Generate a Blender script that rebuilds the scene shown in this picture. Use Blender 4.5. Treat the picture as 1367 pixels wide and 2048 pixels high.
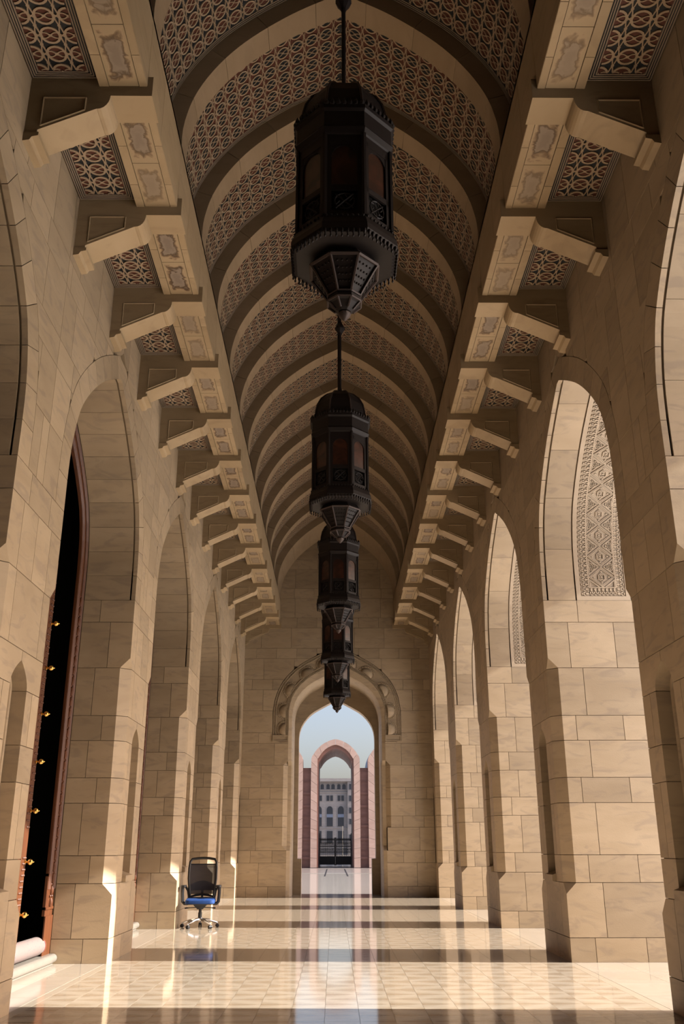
import bpy, bmesh, math, random
from mathutils import Matrix, Vector
random.seed(7)
pi = math.pi
S = bpy.context.scene
COL = S.collection
for o in list(bpy.data.objects):
    bpy.data.objects.remove(o)

# ------------------------------------------------------------------ camera
VH = (668.5 - 683.5, -(1694.0 - 1024.0)); VV = (675.2 - 683.5, -(-3948.0 - 1024.0))
FPX = math.sqrt(-(VH[0] * VV[0] + VH[1] * VV[1]))
aY = Vector((VH[0], VH[1], FPX)).normalized()
aZ = Vector((VV[0], VV[1], FPX)).normalized()
aX = Vector((aY.y * aZ.z - aY.z * aZ.y, aY.z * aZ.x - aY.x * aZ.z, aY.x * aZ.y - aY.y * aZ.x))
if aX.x < 0:
    aX = -aX
cd = bpy.data.cameras.new('camera'); cam = bpy.data.objects.new('camera', cd); COL.objects.link(cam)
cd.sensor_fit = 'HORIZONTAL'; cd.sensor_width = 36.0; cd.lens = 36.0 * FPX / 1367.0
cd.clip_end = 2000
cam.matrix_world = Matrix(((aX.x, aX.y, -aX.z, 0.0), (aY.x, aY.y, -aY.z, 0.0), (aZ.x, aZ.y, -aZ.z, 1.33), (0, 0, 0, 1)))
S.camera = cam

# ------------------------------------------------------------------ sky, sun, exposure
w = bpy.data.worlds.new('sky'); S.world = w; w.use_nodes = True
nt = w.node_tree; bg = nt.nodes['Background']
SUN_EL = math.radians(33.6); SUN_T = 0.050
sk = nt.nodes.new('ShaderNodeTexSky'); sk.sky_type = 'NISHITA'; sk.sun_disc = False
sk.sun_elevation = SUN_EL; sk.sun_rotation = math.radians(90) + math.atan(SUN_T)
sk.air_density = 1.0; sk.dust_density = 4.5; sk.ozone_density = 2.0
hz = nt.nodes.new('ShaderNodeMix'); hz.data_type = 'RGBA'; hz.blend_type = 'MULTIPLY'; hz.inputs['Factor'].default_value = 1.0
hz.inputs['B'].default_value = (1.07, .965, .95, 1); nt.links.new(sk.outputs[0], hz.inputs['A'])
nt.links.new(hz.outputs['Result'], bg.inputs['Color']); bg.inputs['Strength'].default_value = 0.27
sd = bpy.data.lights.new('sun', 'SUN'); so = bpy.data.objects.new('sun', sd); COL.objects.link(so)
sd.energy = 14.0; sd.angle = math.radians(0.55); sd.color = (1.0, .955, .885)
ldir = Vector((-1, SUN_T, 0)).normalized() * math.cos(SUN_EL) + Vector((0, 0, -math.sin(SUN_EL)))
so.rotation_euler = ldir.to_track_quat('-Z', 'Y').to_euler(); so.location = (40, 0, 30)
S.cycles.diffuse_bounces = 1
S.view_settings.view_transform = 'Standard'; S.view_settings.look = 'None'
S.view_settings.exposure = 0.06; S.view_settings.gamma = 1.0; S.view_settings.use_curve_mapping = False

# ------------------------------------------------------------------ materials
def nodes(name):
    m = bpy.data.materials.new(name); m.use_nodes = True
    return m, m.node_tree, m.node_tree.nodes['Principled BSDF']
def plain(name, col, rough=.6, metal=0.0, spec=None, alpha=None, trans=None, bump=0.0, bscale=40.0, var=0.0, vscale=6.0):
    m, t, b = nodes(name)
    b.inputs['Base Color'].default_value = (*col, 1); b.inputs['Roughness'].default_value = rough
    b.inputs['Metallic'].default_value = metal
    if spec is not None: b.inputs['Specular IOR Level'].default_value = spec
    if trans is not None: b.inputs['Transmission Weight'].default_value = trans
    if alpha is not None: b.inputs['Alpha'].default_value = alpha
    if var > 0:
        n = t.nodes.new('ShaderNodeTexNoise'); n.inputs['Scale'].default_value = vscale; n.inputs['Detail'].default_value = 6
        g = t.nodes.new('ShaderNodeNewGeometry'); t.links.new(g.outputs['Position'], n.inputs['Vector'])
        r = t.nodes.new('ShaderNodeValToRGB')
        r.color_ramp.elements[0].position = .3; r.color_ramp.elements[1].position = .72
        r.color_ramp.elements[0].color = (*[c * (1 - var) for c in col], 1)
        r.color_ramp.elements[1].color = (*[min(1, c * (1 + var)) for c in col], 1)
        t.links.new(n.outputs['Fac'], r.inputs['Fac']); t.links.new(r.outputs[0], b.inputs['Base Color'])
    if bump > 0:
        n = t.nodes.new('ShaderNodeTexNoise'); n.inputs['Scale'].default_value = bscale; n.inputs['Detail'].default_value = 4
        g = t.nodes.new('ShaderNodeNewGeometry'); t.links.new(g.outputs['Position'], n.inputs['Vector'])
        bp = t.nodes.new('ShaderNodeBump'); bp.inputs['Strength'].default_value = bump; bp.inputs['Distance'].default_value = .01
        t.links.new(n.outputs['Fac'], bp.inputs['Height']); t.links.new(bp.outputs[0], b.inputs['Normal'])
    return m
def stone(name, c1, c2, vein, veinamt=.35, rough=.55, rnd=.10, stretch=(1.0, 1.0, 3.2), bump=.12, vpos=(.52, .66)):
    """veined sandstone / marble; every piece gets its own tone and its own veins"""
    m, t, b = nodes(name); L = t.links.new
    g = t.nodes.new('ShaderNodeNewGeometry'); oi = t.nodes.new('ShaderNodeObjectInfo')
    mp = t.nodes.new('ShaderNodeMapping'); mp.inputs['Scale'].default_value = stretch
    ml = t.nodes.new('ShaderNodeVectorMath'); ml.operation = 'SCALE'; ml.inputs[0].default_value = (37.0, 19.0, 53.0)
    L(oi.outputs['Random'], ml.inputs['Scale'])
    ad = t.nodes.new('ShaderNodeVectorMath'); ad.operation = 'ADD'
    L(g.outputs['Position'], mp.inputs['Vector']); L(mp.outputs[0], ad.inputs[0]); L(ml.outputs[0], ad.inputs[1])
    rv = t.nodes.new('ShaderNodeVectorRotate'); rv.rotation_type = 'EULER_XYZ'
    cr = t.nodes.new('ShaderNodeCombineXYZ'); ms = t.nodes.new('ShaderNodeMath'); ms.operation = 'MULTIPLY'; ms.inputs[1].default_value = 9.0
    L(oi.outputs['Random'], ms.inputs[0]); L(ms.outputs[0], cr.inputs['X']); L(ms.outputs[0], cr.inputs['Y'])
    L(ad.outputs[0], rv.inputs['Vector']); L(cr.outputs[0], rv.inputs['Rotation'])
    n1 = t.nodes.new('ShaderNodeTexNoise'); n1.inputs['Scale'].default_value = 1.3; n1.inputs['Detail'].default_value = 7; n1.inputs['Distortion'].default_value = .5
    L(rv.outputs[0], n1.inputs['Vector'])
    r1 = t.nodes.new('ShaderNodeValToRGB'); r1.color_ramp.elements[0].position = .32; r1.color_ramp.elements[1].position = .70
    r1.color_ramp.elements[0].color = (*c1, 1); r1.color_ramp.elements[1].color = (*c2, 1)
    L(n1.outputs['Fac'], r1.inputs['Fac'])
    wv = t.nodes.new('ShaderNodeTexNoise'); wv.inputs['Scale'].default_value = 2.1; wv.inputs['Detail'].default_value = 9; wv.inputs['Distortion'].default_value = 1.6
    L(rv.outputs[0], wv.inputs['Vector'])
    r2 = t.nodes.new('ShaderNodeValToRGB'); r2.color_ramp.elements[0].position = vpos[0]; r2.color_ramp.elements[1].position = vpos[1]
    r2.color_ramp.elements[0].color = (0, 0, 0, 1); r2.color_ramp.elements[1].color = (veinamt,) * 3 + (1,)
    L(wv.outputs['Fac'], r2.inputs['Fac'])
    mx = t.nodes.new('ShaderNodeMix'); mx.data_type = 'RGBA'; mx.inputs['B'].default_value = (*vein, 1)
    L(r2.outputs[0], mx.inputs['Factor']); L(r1.outputs[0], mx.inputs['A'])
    hs = t.nodes.new('ShaderNodeHueSaturation'); mr = t.nodes.new('ShaderNodeMapRange')
    mr.inputs['To Min'].default_value = 1 - rnd; mr.inputs['To Max'].default_value = 1 + rnd
    L(oi.outputs['Random'], mr.inputs['Value']); L(mr.outputs[0], hs.inputs['Value']); L(mx.outputs['Result'], hs.inputs['Color'])
    L(hs.outputs[0], b.inputs['Base Color']); b.inputs['Roughness'].default_value = rough
    if bump > 0:
        n3 = t.nodes.new('ShaderNodeTexNoise'); n3.inputs['Scale'].default_value = 60; n3.inputs['Detail'].default_value = 3
        L(g.outputs['Position'], n3.inputs['Vector'])
        bp = t.nodes.new('ShaderNodeBump'); bp.inputs['Strength'].default_value = bump; bp.inputs['Distance'].default_value = .004
        L(n3.outputs['Fac'], bp.inputs['Height']); L(bp.outputs[0], b.inputs['Normal'])
    return m
M_ST = stone('wall_sandstone', (.44, .322, .198), (.515, .385, .245), (.32, .24, .17), .48, rnd=.13)
M_MORTAR = plain('mortar', (.40, .29, .18), .9)
M_RIB = stone('rib_stone', (.38, .265, .155), (.43, .305, .185), (.30, .21, .125), .2, rnd=.05)
M_BEAM = stone('beam_stone', (.45, .315, .17), (.51, .365, .21), (.33, .225, .125), .35, rnd=.08)
M_CARVE = stone('carved_stone', (.50, .38, .255), (.56, .435, .30), (.44, .335, .225), .2, rnd=.03, bump=0)
M_STRAP = plain('strap_inlay', (.47, .335, .215), .6)
M_RED = plain('red_inlay', (.115, .034, .018), .55)
M_BLK = plain('black_inlay', (.016, .018, .020), .5)
M_STRIPE = plain('pale_inlay_line', (.36, .27, .19), .6)
M_IRON = plain('dark_bronze', (.014, .010, .009), .55, .1, spec=.25)
M_BRONZE = plain('brown_bronze', (.060, .042, .036), .55, .1, spec=.3)
M_GOLD = plain('polished_brass', (.95, .62, .18), .18, 1.0)
M_CHROME = plain('chrome', (.82, .82, .84), .10, 1.0)
M_PLASTIC = plain('black_plastic', (.012, .012, .014), .42)
M_BLUE = plain('blue_fabric', (.003, .042, .19), .75, var=.15, vscale=40, bump=.2, bscale=220)
M_WOOD = stone('red_hardwood', (.095, .027, .007), (.13, .040, .011), (.05, .013, .005), .5, rough=.5, rnd=.04, stretch=(6, 6, .7), bump=0)
M_SHADE = plain('interior_shade', (.005, .004, .003), .9)  # near-black colour stands for the lack of light inside
M_PINK = stone('rose_stone', (.47, .32, .255), (.54, .385, .32), (.42, .28, .235), .2, rnd=.08)
M_PINKD = stone('dark_rose_and_shade', (.22, .105, .08), (.27, .135, .105), (.18, .09, .075), .3, rnd=.05)  # dark rose of the panels, deepened to carry the arch soffit's shade
M_GREY = stone('grey_facade', (.25, .235, .23), (.30, .285, .275), (.21, .20, .20), .2, rnd=.02)
M_PANE = plain('dark_window', (.03, .035, .045), .25)
M_PANE2 = plain('blue_spandrel', (.16, .20, .28), .3)
M_DOME = plain('lead_dome', (.22, .25, .29), .5, .2)
def glassy(name, col, rough):
    m, t, b = nodes(name)
    n = t.nodes.new('ShaderNodeTexNoise'); n.inputs['Scale'].default_value = 5; n.inputs['Distortion'].default_value = 1.5
    g = t.nodes.new('ShaderNodeNewGeometry'); t.links.new(g.outputs['Position'], n.inputs['Vector'])
    r = t.nodes.new('ShaderNodeValToRGB'); r.color_ramp.elements[0].position = .38; r.color_ramp.elements[1].position = .62
    r.color_ramp.elements[0].color = (*[c * .35 for c in col], 1); r.color_ramp.elements[1].color = (*col, 1)
    t.links.new(n.outputs['Fac'], r.inputs['Fac']); t.links.new(r.outputs[0], b.inputs['Base Color'])
    b.inputs['Roughness'].default_value = rough
    return m
M_AMBER = glassy('amber_marbled_glass', (.065, .022, .012), .35)
def agate(name):
    """pale slab with a cloudy grey heart bounded by a dark brown line"""
    m, t, b = nodes(name); L = t.links.new
    tcn = t.nodes.new('ShaderNodeTexCoord'); oi = t.nodes.new('ShaderNodeObjectInfo')
    sp = t.nodes.new('ShaderNodeSeparateXYZ'); L(tcn.outputs['Generated'], sp.inputs[0])
    g = t.nodes.new('ShaderNodeNewGeometry')
    def edge(sock):
        a = t.nodes.new('ShaderNodeMath'); a.operation = 'SUBTRACT'; a.inputs[1].default_value = .5; L(sp.outputs[sock], a.inputs[0])
        c = t.nodes.new('ShaderNodeMath'); c.operation = 'ABSOLUTE'; L(a.outputs[0], c.inputs[0]); return c
    mxm = t.nodes.new('ShaderNodeMath'); mxm.operation = 'MAXIMUM'; L(edge('X').outputs[0], mxm.inputs[0]); L(edge('Y').outputs[0], mxm.inputs[1])
    n = t.nodes.new('ShaderNodeTexNoise'); n.inputs['Scale'].default_value = 9; n.inputs['Detail'].default_value = 7; n.inputs['Distortion'].default_value = 1.1
    ad = t.nodes.new('ShaderNodeVectorMath'); ad.operation = 'ADD'
    sc = t.nodes.new('ShaderNodeVectorMath'); sc.operation = 'SCALE'; sc.inputs[0].default_value = (31, 17, 5); L(oi.outputs['Random'], sc.inputs['Scale'])
    L(g.outputs['Position'], ad.inputs[0]); L(sc.outputs[0], ad.inputs[1]); L(ad.outputs[0], n.inputs['Vector'])
    mm = t.nodes.new('ShaderNodeMath'); mm.operation = 'MULTIPLY_ADD'; mm.inputs[1].default_value = .42; L(n.outputs['Fac'], mm.inputs[0]); L(mxm.outputs[0], mm.inputs[2])
    r = t.nodes.new('ShaderNodeValToRGB'); e = r.color_ramp.elements
    e[0].position = .30; e[0].color = (.27, .20, .145, 1); e[1].position = .66; e[1].color = (.48, .345, .195, 1)
    for p, c in ((.44, (.33, .25, .18)), (.49, (.09, .05, .025)), (.53, (.20, .12, .06)), (.60, (.50, .35, .20))):
        q = e.new(p); q.color = (*c, 1)
    L(mm.outputs[0], r.inputs['Fac'])
    p2 = t.nodes.new('ShaderNodeMix'); p2.data_type = 'RGBA'; p2.inputs['A'].default_value = (.48, .345, .20, 1)
    st = t.nodes.new('ShaderNodeMapRange'); st.inputs['From Min'].default_value = 0; st.inputs['From Max'].default_value = 1
    st.inputs['To Min'].default_value = .5; st.inputs['To Max'].default_value = 1.0
    L(oi.outputs['Random'], st.inputs['Value']); L(st.outputs[0], p2.inputs['Factor']); L(r.outputs[0], p2.inputs['B'])
    L(p2.outputs['Result'], b.inputs['Base Color']); b.inputs['Roughness'].default_value = .45
    return m
M_AGATE = agate('agate_marble')
def polished(name, c1, c2, rough, rnd):
    m = stone(name, c1, c2, [c * .8 for c in c1], .25, rough=rough, rnd=rnd, stretch=(1, 1, 1), bump=0)
    return m
M_F1 = polished('floor_marble_pale', (.435, .362, .275), (.45, .38, .295), .075, .02)
M_F2 = polished('floor_marble_tan', (.315, .24, .165), (.335, .258, .18), .075, .04)
M_F4 = polished('floor_marble_cream', (.385, .312, .23), (.40, .33, .245), .075, .03)
M_F3 = polished('floor_marble_sill', (.42, .355, .28), (.46, .40, .325), .10, .05)
M_COURT = polished('court_marble', (.79, .79, .80), (.83, .83, .84), .35, .02)
M_PLAZA = polished('plaza_marble', (.36, .33, .30), (.40, .37, .34), .10, .02)
M_PLAZA2 = polished('plaza_paving', (.25, .215, .20), (.30, .26, .24), .14, .02)
M_STEP = plain('white_marble_step', (.225, .205, .175), .25, var=.05)
M_RUG = None
def rugmat():
    m, t, b = nodes('rolled_rug_back'); L = t.links.new
    tcn = t.nodes.new('ShaderNodeTexCoord'); v = t.nodes.new('ShaderNodeTexVoronoi'); v.inputs['Scale'].default_value = 26
    L(tcn.outputs['Object'], v.inputs['Vector'])
    r = t.nodes.new('ShaderNodeValToRGB'); e = r.color_ramp.elements
    e[0].position = .12; e[0].color = (.10, .09, .11, 1); e[1].position = .30; e[1].color = (.20, .155, .14, 1)
    L(v.outputs['Distance'], r.inputs['Fac'])
    n = t.nodes.new('ShaderNodeTexNoise'); n.inputs['Scale'].default_value = 3.2; L(tcn.outputs['Object'], n.inputs['Vector'])
    r2 = t.nodes.new('ShaderNodeValToRGB'); r2.color_ramp.elements[0].position = .47; r2.color_ramp.elements[1].position = .56
    r2.color_ramp.elements[0].color = (0, 0, 0, 1); r2.color_ramp.elements[1].color = (.75,) * 3 + (1,)
    L(n.outputs['Fac'], r2.inputs['Fac'])
    mx = t.nodes.new('ShaderNodeMix'); mx.data_type = 'RGBA'; mx.inputs['B'].default_value = (.21, .15, .135, 1)
    L(r2.outputs[0], mx.inputs['Factor']); L(r.outputs[0], mx.inputs['A']); L(mx.outputs['Result'], b.inputs['Base Color'])
    b.inputs['Roughness'].default_value = .9
    return m
M_RUG = rugmat(); M_RUGEDGE = plain('rug_edge_pink', (.26, .07, .06), .9)
def meshfabric():
    m, t, b = nodes('black_mesh_fabric'); L = t.links.new
    b.inputs['Base Color'].default_value = (.018, .016, .024, 1); b.inputs['Roughness'].default_value = .7
    tcn = t.nodes.new('ShaderNodeTexCoord'); ck = t.nodes.new('ShaderNodeTexChecker'); ck.inputs['Scale'].default_value = 500
    L(tcn.outputs['Object'], ck.inputs['Vector'])
    mr = t.nodes.new('ShaderNodeMapRange'); mr.inputs['To Min'].default_value = .86; mr.inputs['To Max'].default_value = 1.0
    L(ck.outputs['Fac'], mr.inputs['Value']); L(mr.outputs[0], b.inputs['Alpha'])
    return m
M_MESH = meshfabric()

# ------------------------------------------------------------------ mesh builder
class MB:
    def __init__(s): s.v = []; s.f = []; s.m = []
    def add(s, vs, fs, mat=0):
        o = len(s.v); s.v += [tuple(p) for p in vs]
        for f in fs: s.f.append(tuple(i + o for i in f)); s.m.append(mat)
    def box(s, x0, x1, y0, y1, z0, z1, mat=0):
        s.add([(x0, y0, z0), (x1, y0, z0), (x1, y1, z0), (x0, y1, z0), (x0, y0, z1), (x1, y0, z1), (x1, y1, z1), (x0, y1, z1)],
              [(0, 3, 2, 1), (4, 5, 6, 7), (0, 1, 5, 4), (1, 2, 6, 5), (2, 3, 7, 6), (3, 0, 4, 7)], mat)
    def loft(s, rings, mat=0, cap=True, closed=True, capmat=None):
        n = len(rings[0]); vs = [p for r in rings for p in r]; fs = []
        for k in range(len(rings) - 1):
            for i in range(n if closed else n - 1):
                j = (i + 1) % n
                fs.append((k * n + i, k * n + j, (k + 1) * n + j, (k + 1) * n + i))
        s.add(vs, fs, mat)
        if cap:
            o = len(s.v) - len(vs); cm = mat if capmat is None else capmat
            s.f.append(tuple(o + i for i in range(n - 1, -1, -1))); s.m.append(cm)
            s.f.append(tuple(o + (len(rings) - 1) * n + i for i in range(n))); s.m.append(cm)
    def tube(s, path, r, n=8, mat=0, closed=False, cap=True):
        P = [Vector(p) for p in path]; rings = []; up = None; N = len(P)
        for i, p in enumerate(P):
            if closed: d = P[(i + 1) % N] - P[i - 1]
            else: d = P[min(i + 1, N - 1)] - P[max(i - 1, 0)]
            d.normalize()
            if up is None: up = Vector((0, 0, 1)) if abs(d.z) < .9 else Vector((1, 0, 0))
            a = d.cross(up).normalized(); up = a.cross(d).normalized()
            rr = r[i] if isinstance(r, (list, tuple)) else r
            rings.append([p + a * (rr * math.cos(2 * pi * k / n)) + up * (rr * math.sin(2 * pi * k / n)) for k in range(n)])
        if closed: rings.append(rings[0])
        s.loft(rings, mat, cap and not closed)
    def lathe(s, prof, n=16, c=(0, 0, 0), mat=0, ph=0.0, cap=True):
        s.loft([[(c[0] + r * math.cos(2 * pi * k / n + ph), c[1] + r * math.sin(2 * pi * k / n + ph), c[2] + z) for k in range(n)] for r, z in prof], mat, cap)
    def sphere(s, c, r, n=10, mat=0, sz=1.0):
        s.lathe([(max(1e-4, r * math.sin(pi * i / n)), -r * sz * math.cos(pi * i / n)) for i in range(n + 1)], n + 2, c, mat)
    def build(s, name, mats, parent=None, loc=None, smooth=False, recalc=True, bevel=0.0):
        me = bpy.data.meshes.new(name); me.from_pydata(s.v, [], s.f); me.update()
        for mt in (mats if isinstance(mats, (list, tuple)) else [mats]): me.materials.append(mt)
        me.polygons.foreach_set('material_index', s.m)
        if recalc:
            b = bmesh.new(); b.from_mesh(me); bmesh.ops.recalc_face_normals(b, faces=b.faces); b.to_mesh(me); b.free()
        if smooth:
            me.polygons.foreach_set('use_smooth', [True] * len(me.polygons))
            try: me.set_sharp_from_angle(angle=math.radians(35))
            except Exception: pass
        return link(name, me, parent, loc)
def link(name, me, parent=None, loc=None):
    o = bpy.data.objects.new(name, me); COL.objects.link(o)
    if parent is not None: o.parent = parent
    if loc is not None: o.location = loc
    return o
def empty(name, loc=(0, 0, 0), label=None, cat=None, group=None, kind=None):
    o = bpy.data.objects.new(name, None); COL.objects.link(o); o.location = loc; o.empty_display_size = .1
    if label: o['label'] = label
    if cat: o['category'] = cat
    if group: o['group'] = group
    if kind: o['kind'] = kind
    return o
def tag(o, label=None, cat=None, group=None, kind=None):
    if label: o['label'] = label
    if cat: o['category'] = cat
    if group: o['group'] = group
    if kind: o['kind'] = kind
    return o
def copytree(o, parent=None):
    c = o.copy(); COL.objects.link(c); c.parent = parent
    for ch in list(o.children):
        copytree(ch, c)
    return c

# ------------------------------------------------------------------ curves of the place
XC, WU, G = .065, 2.835, .0035          # centre line, half width of the gallery, half joint
BAYS = [5.56, 10.56, 15.56, 20.56, 25.56]; PIERS = [8.06, 13.06, 18.06, 23.06]
def spline(pts, n):
    """catmull-rom through half-profile points"""
    out = []; P = [pts[0]] + list(pts) + [pts[-1]]
    for i in range(1, len(P) - 2):
        p0, p1, p2, p3 = P[i - 1], P[i], P[i + 1], P[i + 2]
        for k in range(n):
            t = k / n
            out.append(tuple(.5 * (2 * p1[a] + (p2[a] - p0[a]) * t + (2 * p0[a] - 5 * p1[a] + 4 * p2[a] - p3[a]) * t * t + (3 * p1[a] - p0[a] - 3 * p2[a] + p3[a]) * t ** 3) for a in (0, 1)))
    out.append(pts[-1]); return out
def mirror(h): return h + [(-u, z) for u, z in h[-2::-1]]
class Curve:
    """arch profile from the right foot over the crown to the left foot, with offsets"""
    def __init__(s, half, n=4):
        s.p = mirror(spline(half, n)); s.L = [0.0]
        for a, b in zip(s.p, s.p[1:]): s.L.append(s.L[-1] + math.dist(a, b))
        s.len = s.L[-1]; s.n = []
        N = len(s.p)
        for i in range(N):
            a = s.p[max(i - 1, 0)]; c = s.p[i]; b = s.p[min(i + 1, N - 1)]
            if i == 0: a = (c[0], c[1] - .1)
            if i == N - 1: b = (c[0], c[1] - .1)
            d1 = (c[0] - a[0], c[1] - a[1]); d2 = (b[0] - c[0], b[1] - c[1])
            l1 = math.hypot(*d1) or 1; l2 = math.hypot(*d2) or 1
            n1 = (d1[1] / l1, -d1[0] / l1); n2 = (d2[1] / l2, -d2[0] / l2)
            nx, nz = n1[0] + n2[0], n1[1] + n2[1]; l = math.hypot(nx, nz); nx /= l; nz /= l
            k = 1 / max(.5, nx * n1[0] + nz * n1[1]); s.n.append((nx * k, nz * k))
    def at(s, t, off=0.0):
        t = min(max(t, 0), s.len)
        lo, hi = 0, len(s.L) - 1
        while hi - lo > 1:
            m = (lo + hi) // 2
            if s.L[m] <= t: lo = m
            else: hi = m
        q = (t - s.L[lo]) / (s.L[hi] - s.L[lo]) if s.L[hi] > s.L[lo] else 0
        return tuple(s.p[lo][a] + (s.p[hi][a] - s.p[lo][a]) * q + off * (s.n[lo][a] + (s.n[hi][a] - s.n[lo][a]) * q) for a in (0, 1))
    def pts(s, off=0.0): return [(p[0] + off * n[0], p[1] + off * n[1]) for p, n in zip(s.p, s.n)]
    def seg(s, t0, t1, off, k): return [s.at(t0 + (t1 - t0) * i / k, off) for i in range(k + 1)]
    def halfwidth(s, z, off=0.0):
        """half width of the offset curve at height z (0 above its crown)"""
        P = s.pts(off)[:len(s.p) // 2 + 1]
        if z <= P[0][1]: return P[0][0]
        for a, b in zip(P, P[1:]):
            if a[1] <= z <= b[1] and b[1] > a[1]: return a[0] + (b[0] - a[0]) * (z - a[1]) / (b[1] - a[1])
        return 0.0
ARCH = Curve([(1.775, 4.552), (1.775, 4.98), (1.75, 5.28), (1.685, 5.55), (1.595, 5.78), (1.49, 5.94), (1.30, 6.15), (1.06, 6.37), (.81, 6.565), (.53, 6.745), (.27, 6.895), (0, 7.04)])
RIB = Curve([(1.775, 8.67), (1.775, 8.86), (1.745, 9.08), (1.665, 9.37), (1.50, 9.70), (1.26, 10.03), (.98, 10.31), (.61, 10.60), (.32, 10.78), (0, 10.95)])
RING = .30
ZR = [0, .275, .905, 1.232, 1.864, 2.178, 2.65, 2.974, 3.608, 4.24, 4.552]
ZU = [4.552, 5.2, 5.83, 6.147, 6.79, 7.11, 7.93]

floor = empty('floor', kind='structure'); ceiling = empty('ceiling', kind='structure')
walls = {1: empty('wall_right', kind='structure'), -1: empty('wall_left', kind='structure')}
wall_end = empty('wall_end', kind='structure')
wall_back_added = empty('wall_back_added', kind='structure')

# ------------------------------------------------------------------ long walls
def wx(s, a): return XC + s * (WU + a)
def cornerplan(s, y, d, w_, l, c):
    """plan of a corner stone: d = +1 stone runs from the near jamb, -1 from the far jamb"""
    c = max(c, .001)
    return [(wx(s, c), y), (wx(s, w_), y), (wx(s, w_), y + d * l), (wx(s, 0), y + d * l), (wx(s, 0), y + d * c)]
def make_pier(s, yc, lst, D, near_only=False, full=True):
    y0, y1 = yc - .725, yc + .725
    for r in range(10):
        z0, z1 = ZR[r] + (G if r else 0), ZR[r + 1] - G
        wj = [.31, .94] if r % 2 == 0 else [.465, 1.25]
        fj = {1: .335, 3: .335, 5: .335, 7: .335, 8: .315, 9: .425}.get(r, .5)
        if r in (0, 6): fj = .725
        if r == 1: zl = [(z0, 0), (.775, 0), (z1, .13)]
        elif r == 8: zl = [(z0, .13), (3.743, 0), (z1, 0)]
        elif 2 <= r <= 7: zl = [(z0, .13), (z1, .13)]
        else: zl = [(z0, 0), (z1, 0)]
        for d in ((1,) if near_only else (1, -1)):
            ye = y0 if d > 0 else y1
            m = MB()
            if r == 6:                                        # pointed head of the slit niche is cut from this pair
                hd = [(.225 * (1 - (i / 8) ** 1.9), z0 + (2.885 - 2.65) * i / 8) for i in range(9)]
                hd[-1] = (0.004, 2.885)
                out = [(u, z) for u, z in hd] + [(.004, z1)]
                A = [(wx(s, 0), yc - d * u, z) for u, z in out] + [(wx(s, 0), ye + d * .13, z1), (wx(s, 0), ye + d * .13, z0)]
                B = [(wx(s, .13), yc - d * u, z) for u, z in out] + [(wx(s, .13), ye, z1), (wx(s, .13), ye, z0)]
                Cc = [(wx(s, wj[0] - G), yc - d * u, z) for u, z in out] + [(wx(s, wj[0] - G), ye, z1), (wx(s, wj[0] - G), ye, z0)]
                m.loft([A, B, Cc])
            else:
                l = fj - (G if fj < .5 or r == 0 else 0)
                m.loft([[(x, y, z) for x, y in cornerplan(s, ye, d, wj[0] - G, l, c)] for z, c in zl])
            lst.append((m, abs(ye), (z1 - z0) * .6))
            # small stones beside the niche / middle stones
            if r in (3, 5):
                m = MB(); a, b = sorted((ye + d * (fj + G), yc - d * .225)); m.box(*sorted((wx(s, 0), wx(s, .3))), a, b, z0, z1); lst.append((m, yc, .15))
        mids = {1: [(-.39, .39)], 7: [(-.39, .39)], 8: [(-.41, 0), (0, .41)], 9: [(-.30, .30)]}.get(r, [])
        for a, b in mids:
            m = MB(); m.box(*sorted((wx(s, 0), wx(s, .3))), yc + a + G, yc + b - G, z0, z1); lst.append((m, yc, .45))
        js = [j for j in wj if j < D - .05] + [D]
        for a, b in zip(js, js[1:]):
            m = MB(); m.box(*sorted((wx(s, a + G), wx(s, b - (G if b < D else 0)))), y0, y0 + .3, z0, z1); lst.append((m, y0, .6))
    p = walls[s]
    c = MB(); c.box(*sorted((wx(s, .24), wx(s, D if D > 1 else .76))), y0 + .27, y1 - .003, 0, 4.56)
    c.box(*sorted((wx(s, .24), wx(s, (D if D > 1 else .76) - .02))), y0 + .02, y0 + .28, .0, 4.55)
    c.box(*sorted((wx(s, .02), wx(s, .25))), y0 + .15, yc - .23, 0, 4.55)
    if not near_only: c.box(*sorted((wx(s, .02), wx(s, .25))), yc + .23, y1 - .15, 0, 4.55)
    c.box(*sorted((wx(s, .02), wx(s, .25))), yc - .23, yc + .23, 2.93, 4.55); c.box(*sorted((wx(s, .02), wx(s, .25))), yc - .23, yc + .23, 0, .90)
    c.build('pier_core', M_MORTAR, p)
    if not near_only:
        # niche lining, roll moulding and sloped sill
        m = MB(); m.box(*sorted((wx(s, .17), wx(s, .24))), yc - .26, yc + .26, .95, 2.93); m.build('niche_back', M_ST, p)
        m = MB()
        for d in (1, -1):
            path = [(wx(s, .15), yc + d * .2, 1.0), (wx(s, .15), yc + d * .2, 2.65)] + [(wx(s, .15), yc + d * .2 * (1 - (i / 8) ** 1.9), 2.65 + .215 * i / 8) for i in range(1, 9)]
            m.tube(path, .026, 8)
        m.build('niche_roll', M_ST, p, smooth=True)
        m = MB(); x0, x1, x2 = wx(s, -.05), wx(s, 0), wx(s, .18)
        P = [(x0, .908), (x0, .985), (x2, 1.06), (x2, .908)]
        m.loft([[(x, yy, z) for x, z in P] for yy in (yc - .225 + G, yc + .225 - G)]); m.build('niche_sill', M_ST, p)
def strip(m, cv, t0, t1, o0, o1, y, xa, xb, k=3, mat=0):
    """solid piece of an arch between two offsets, y = bay centre, extruded in x"""
    out = cv.seg(t0, t1, o0, k) + cv.seg(t1, t0, o1, k)
    m.loft([[(x, y + u, z) for u, z in out] for x in (xa, xb)], mat)
NV = 19
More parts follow.
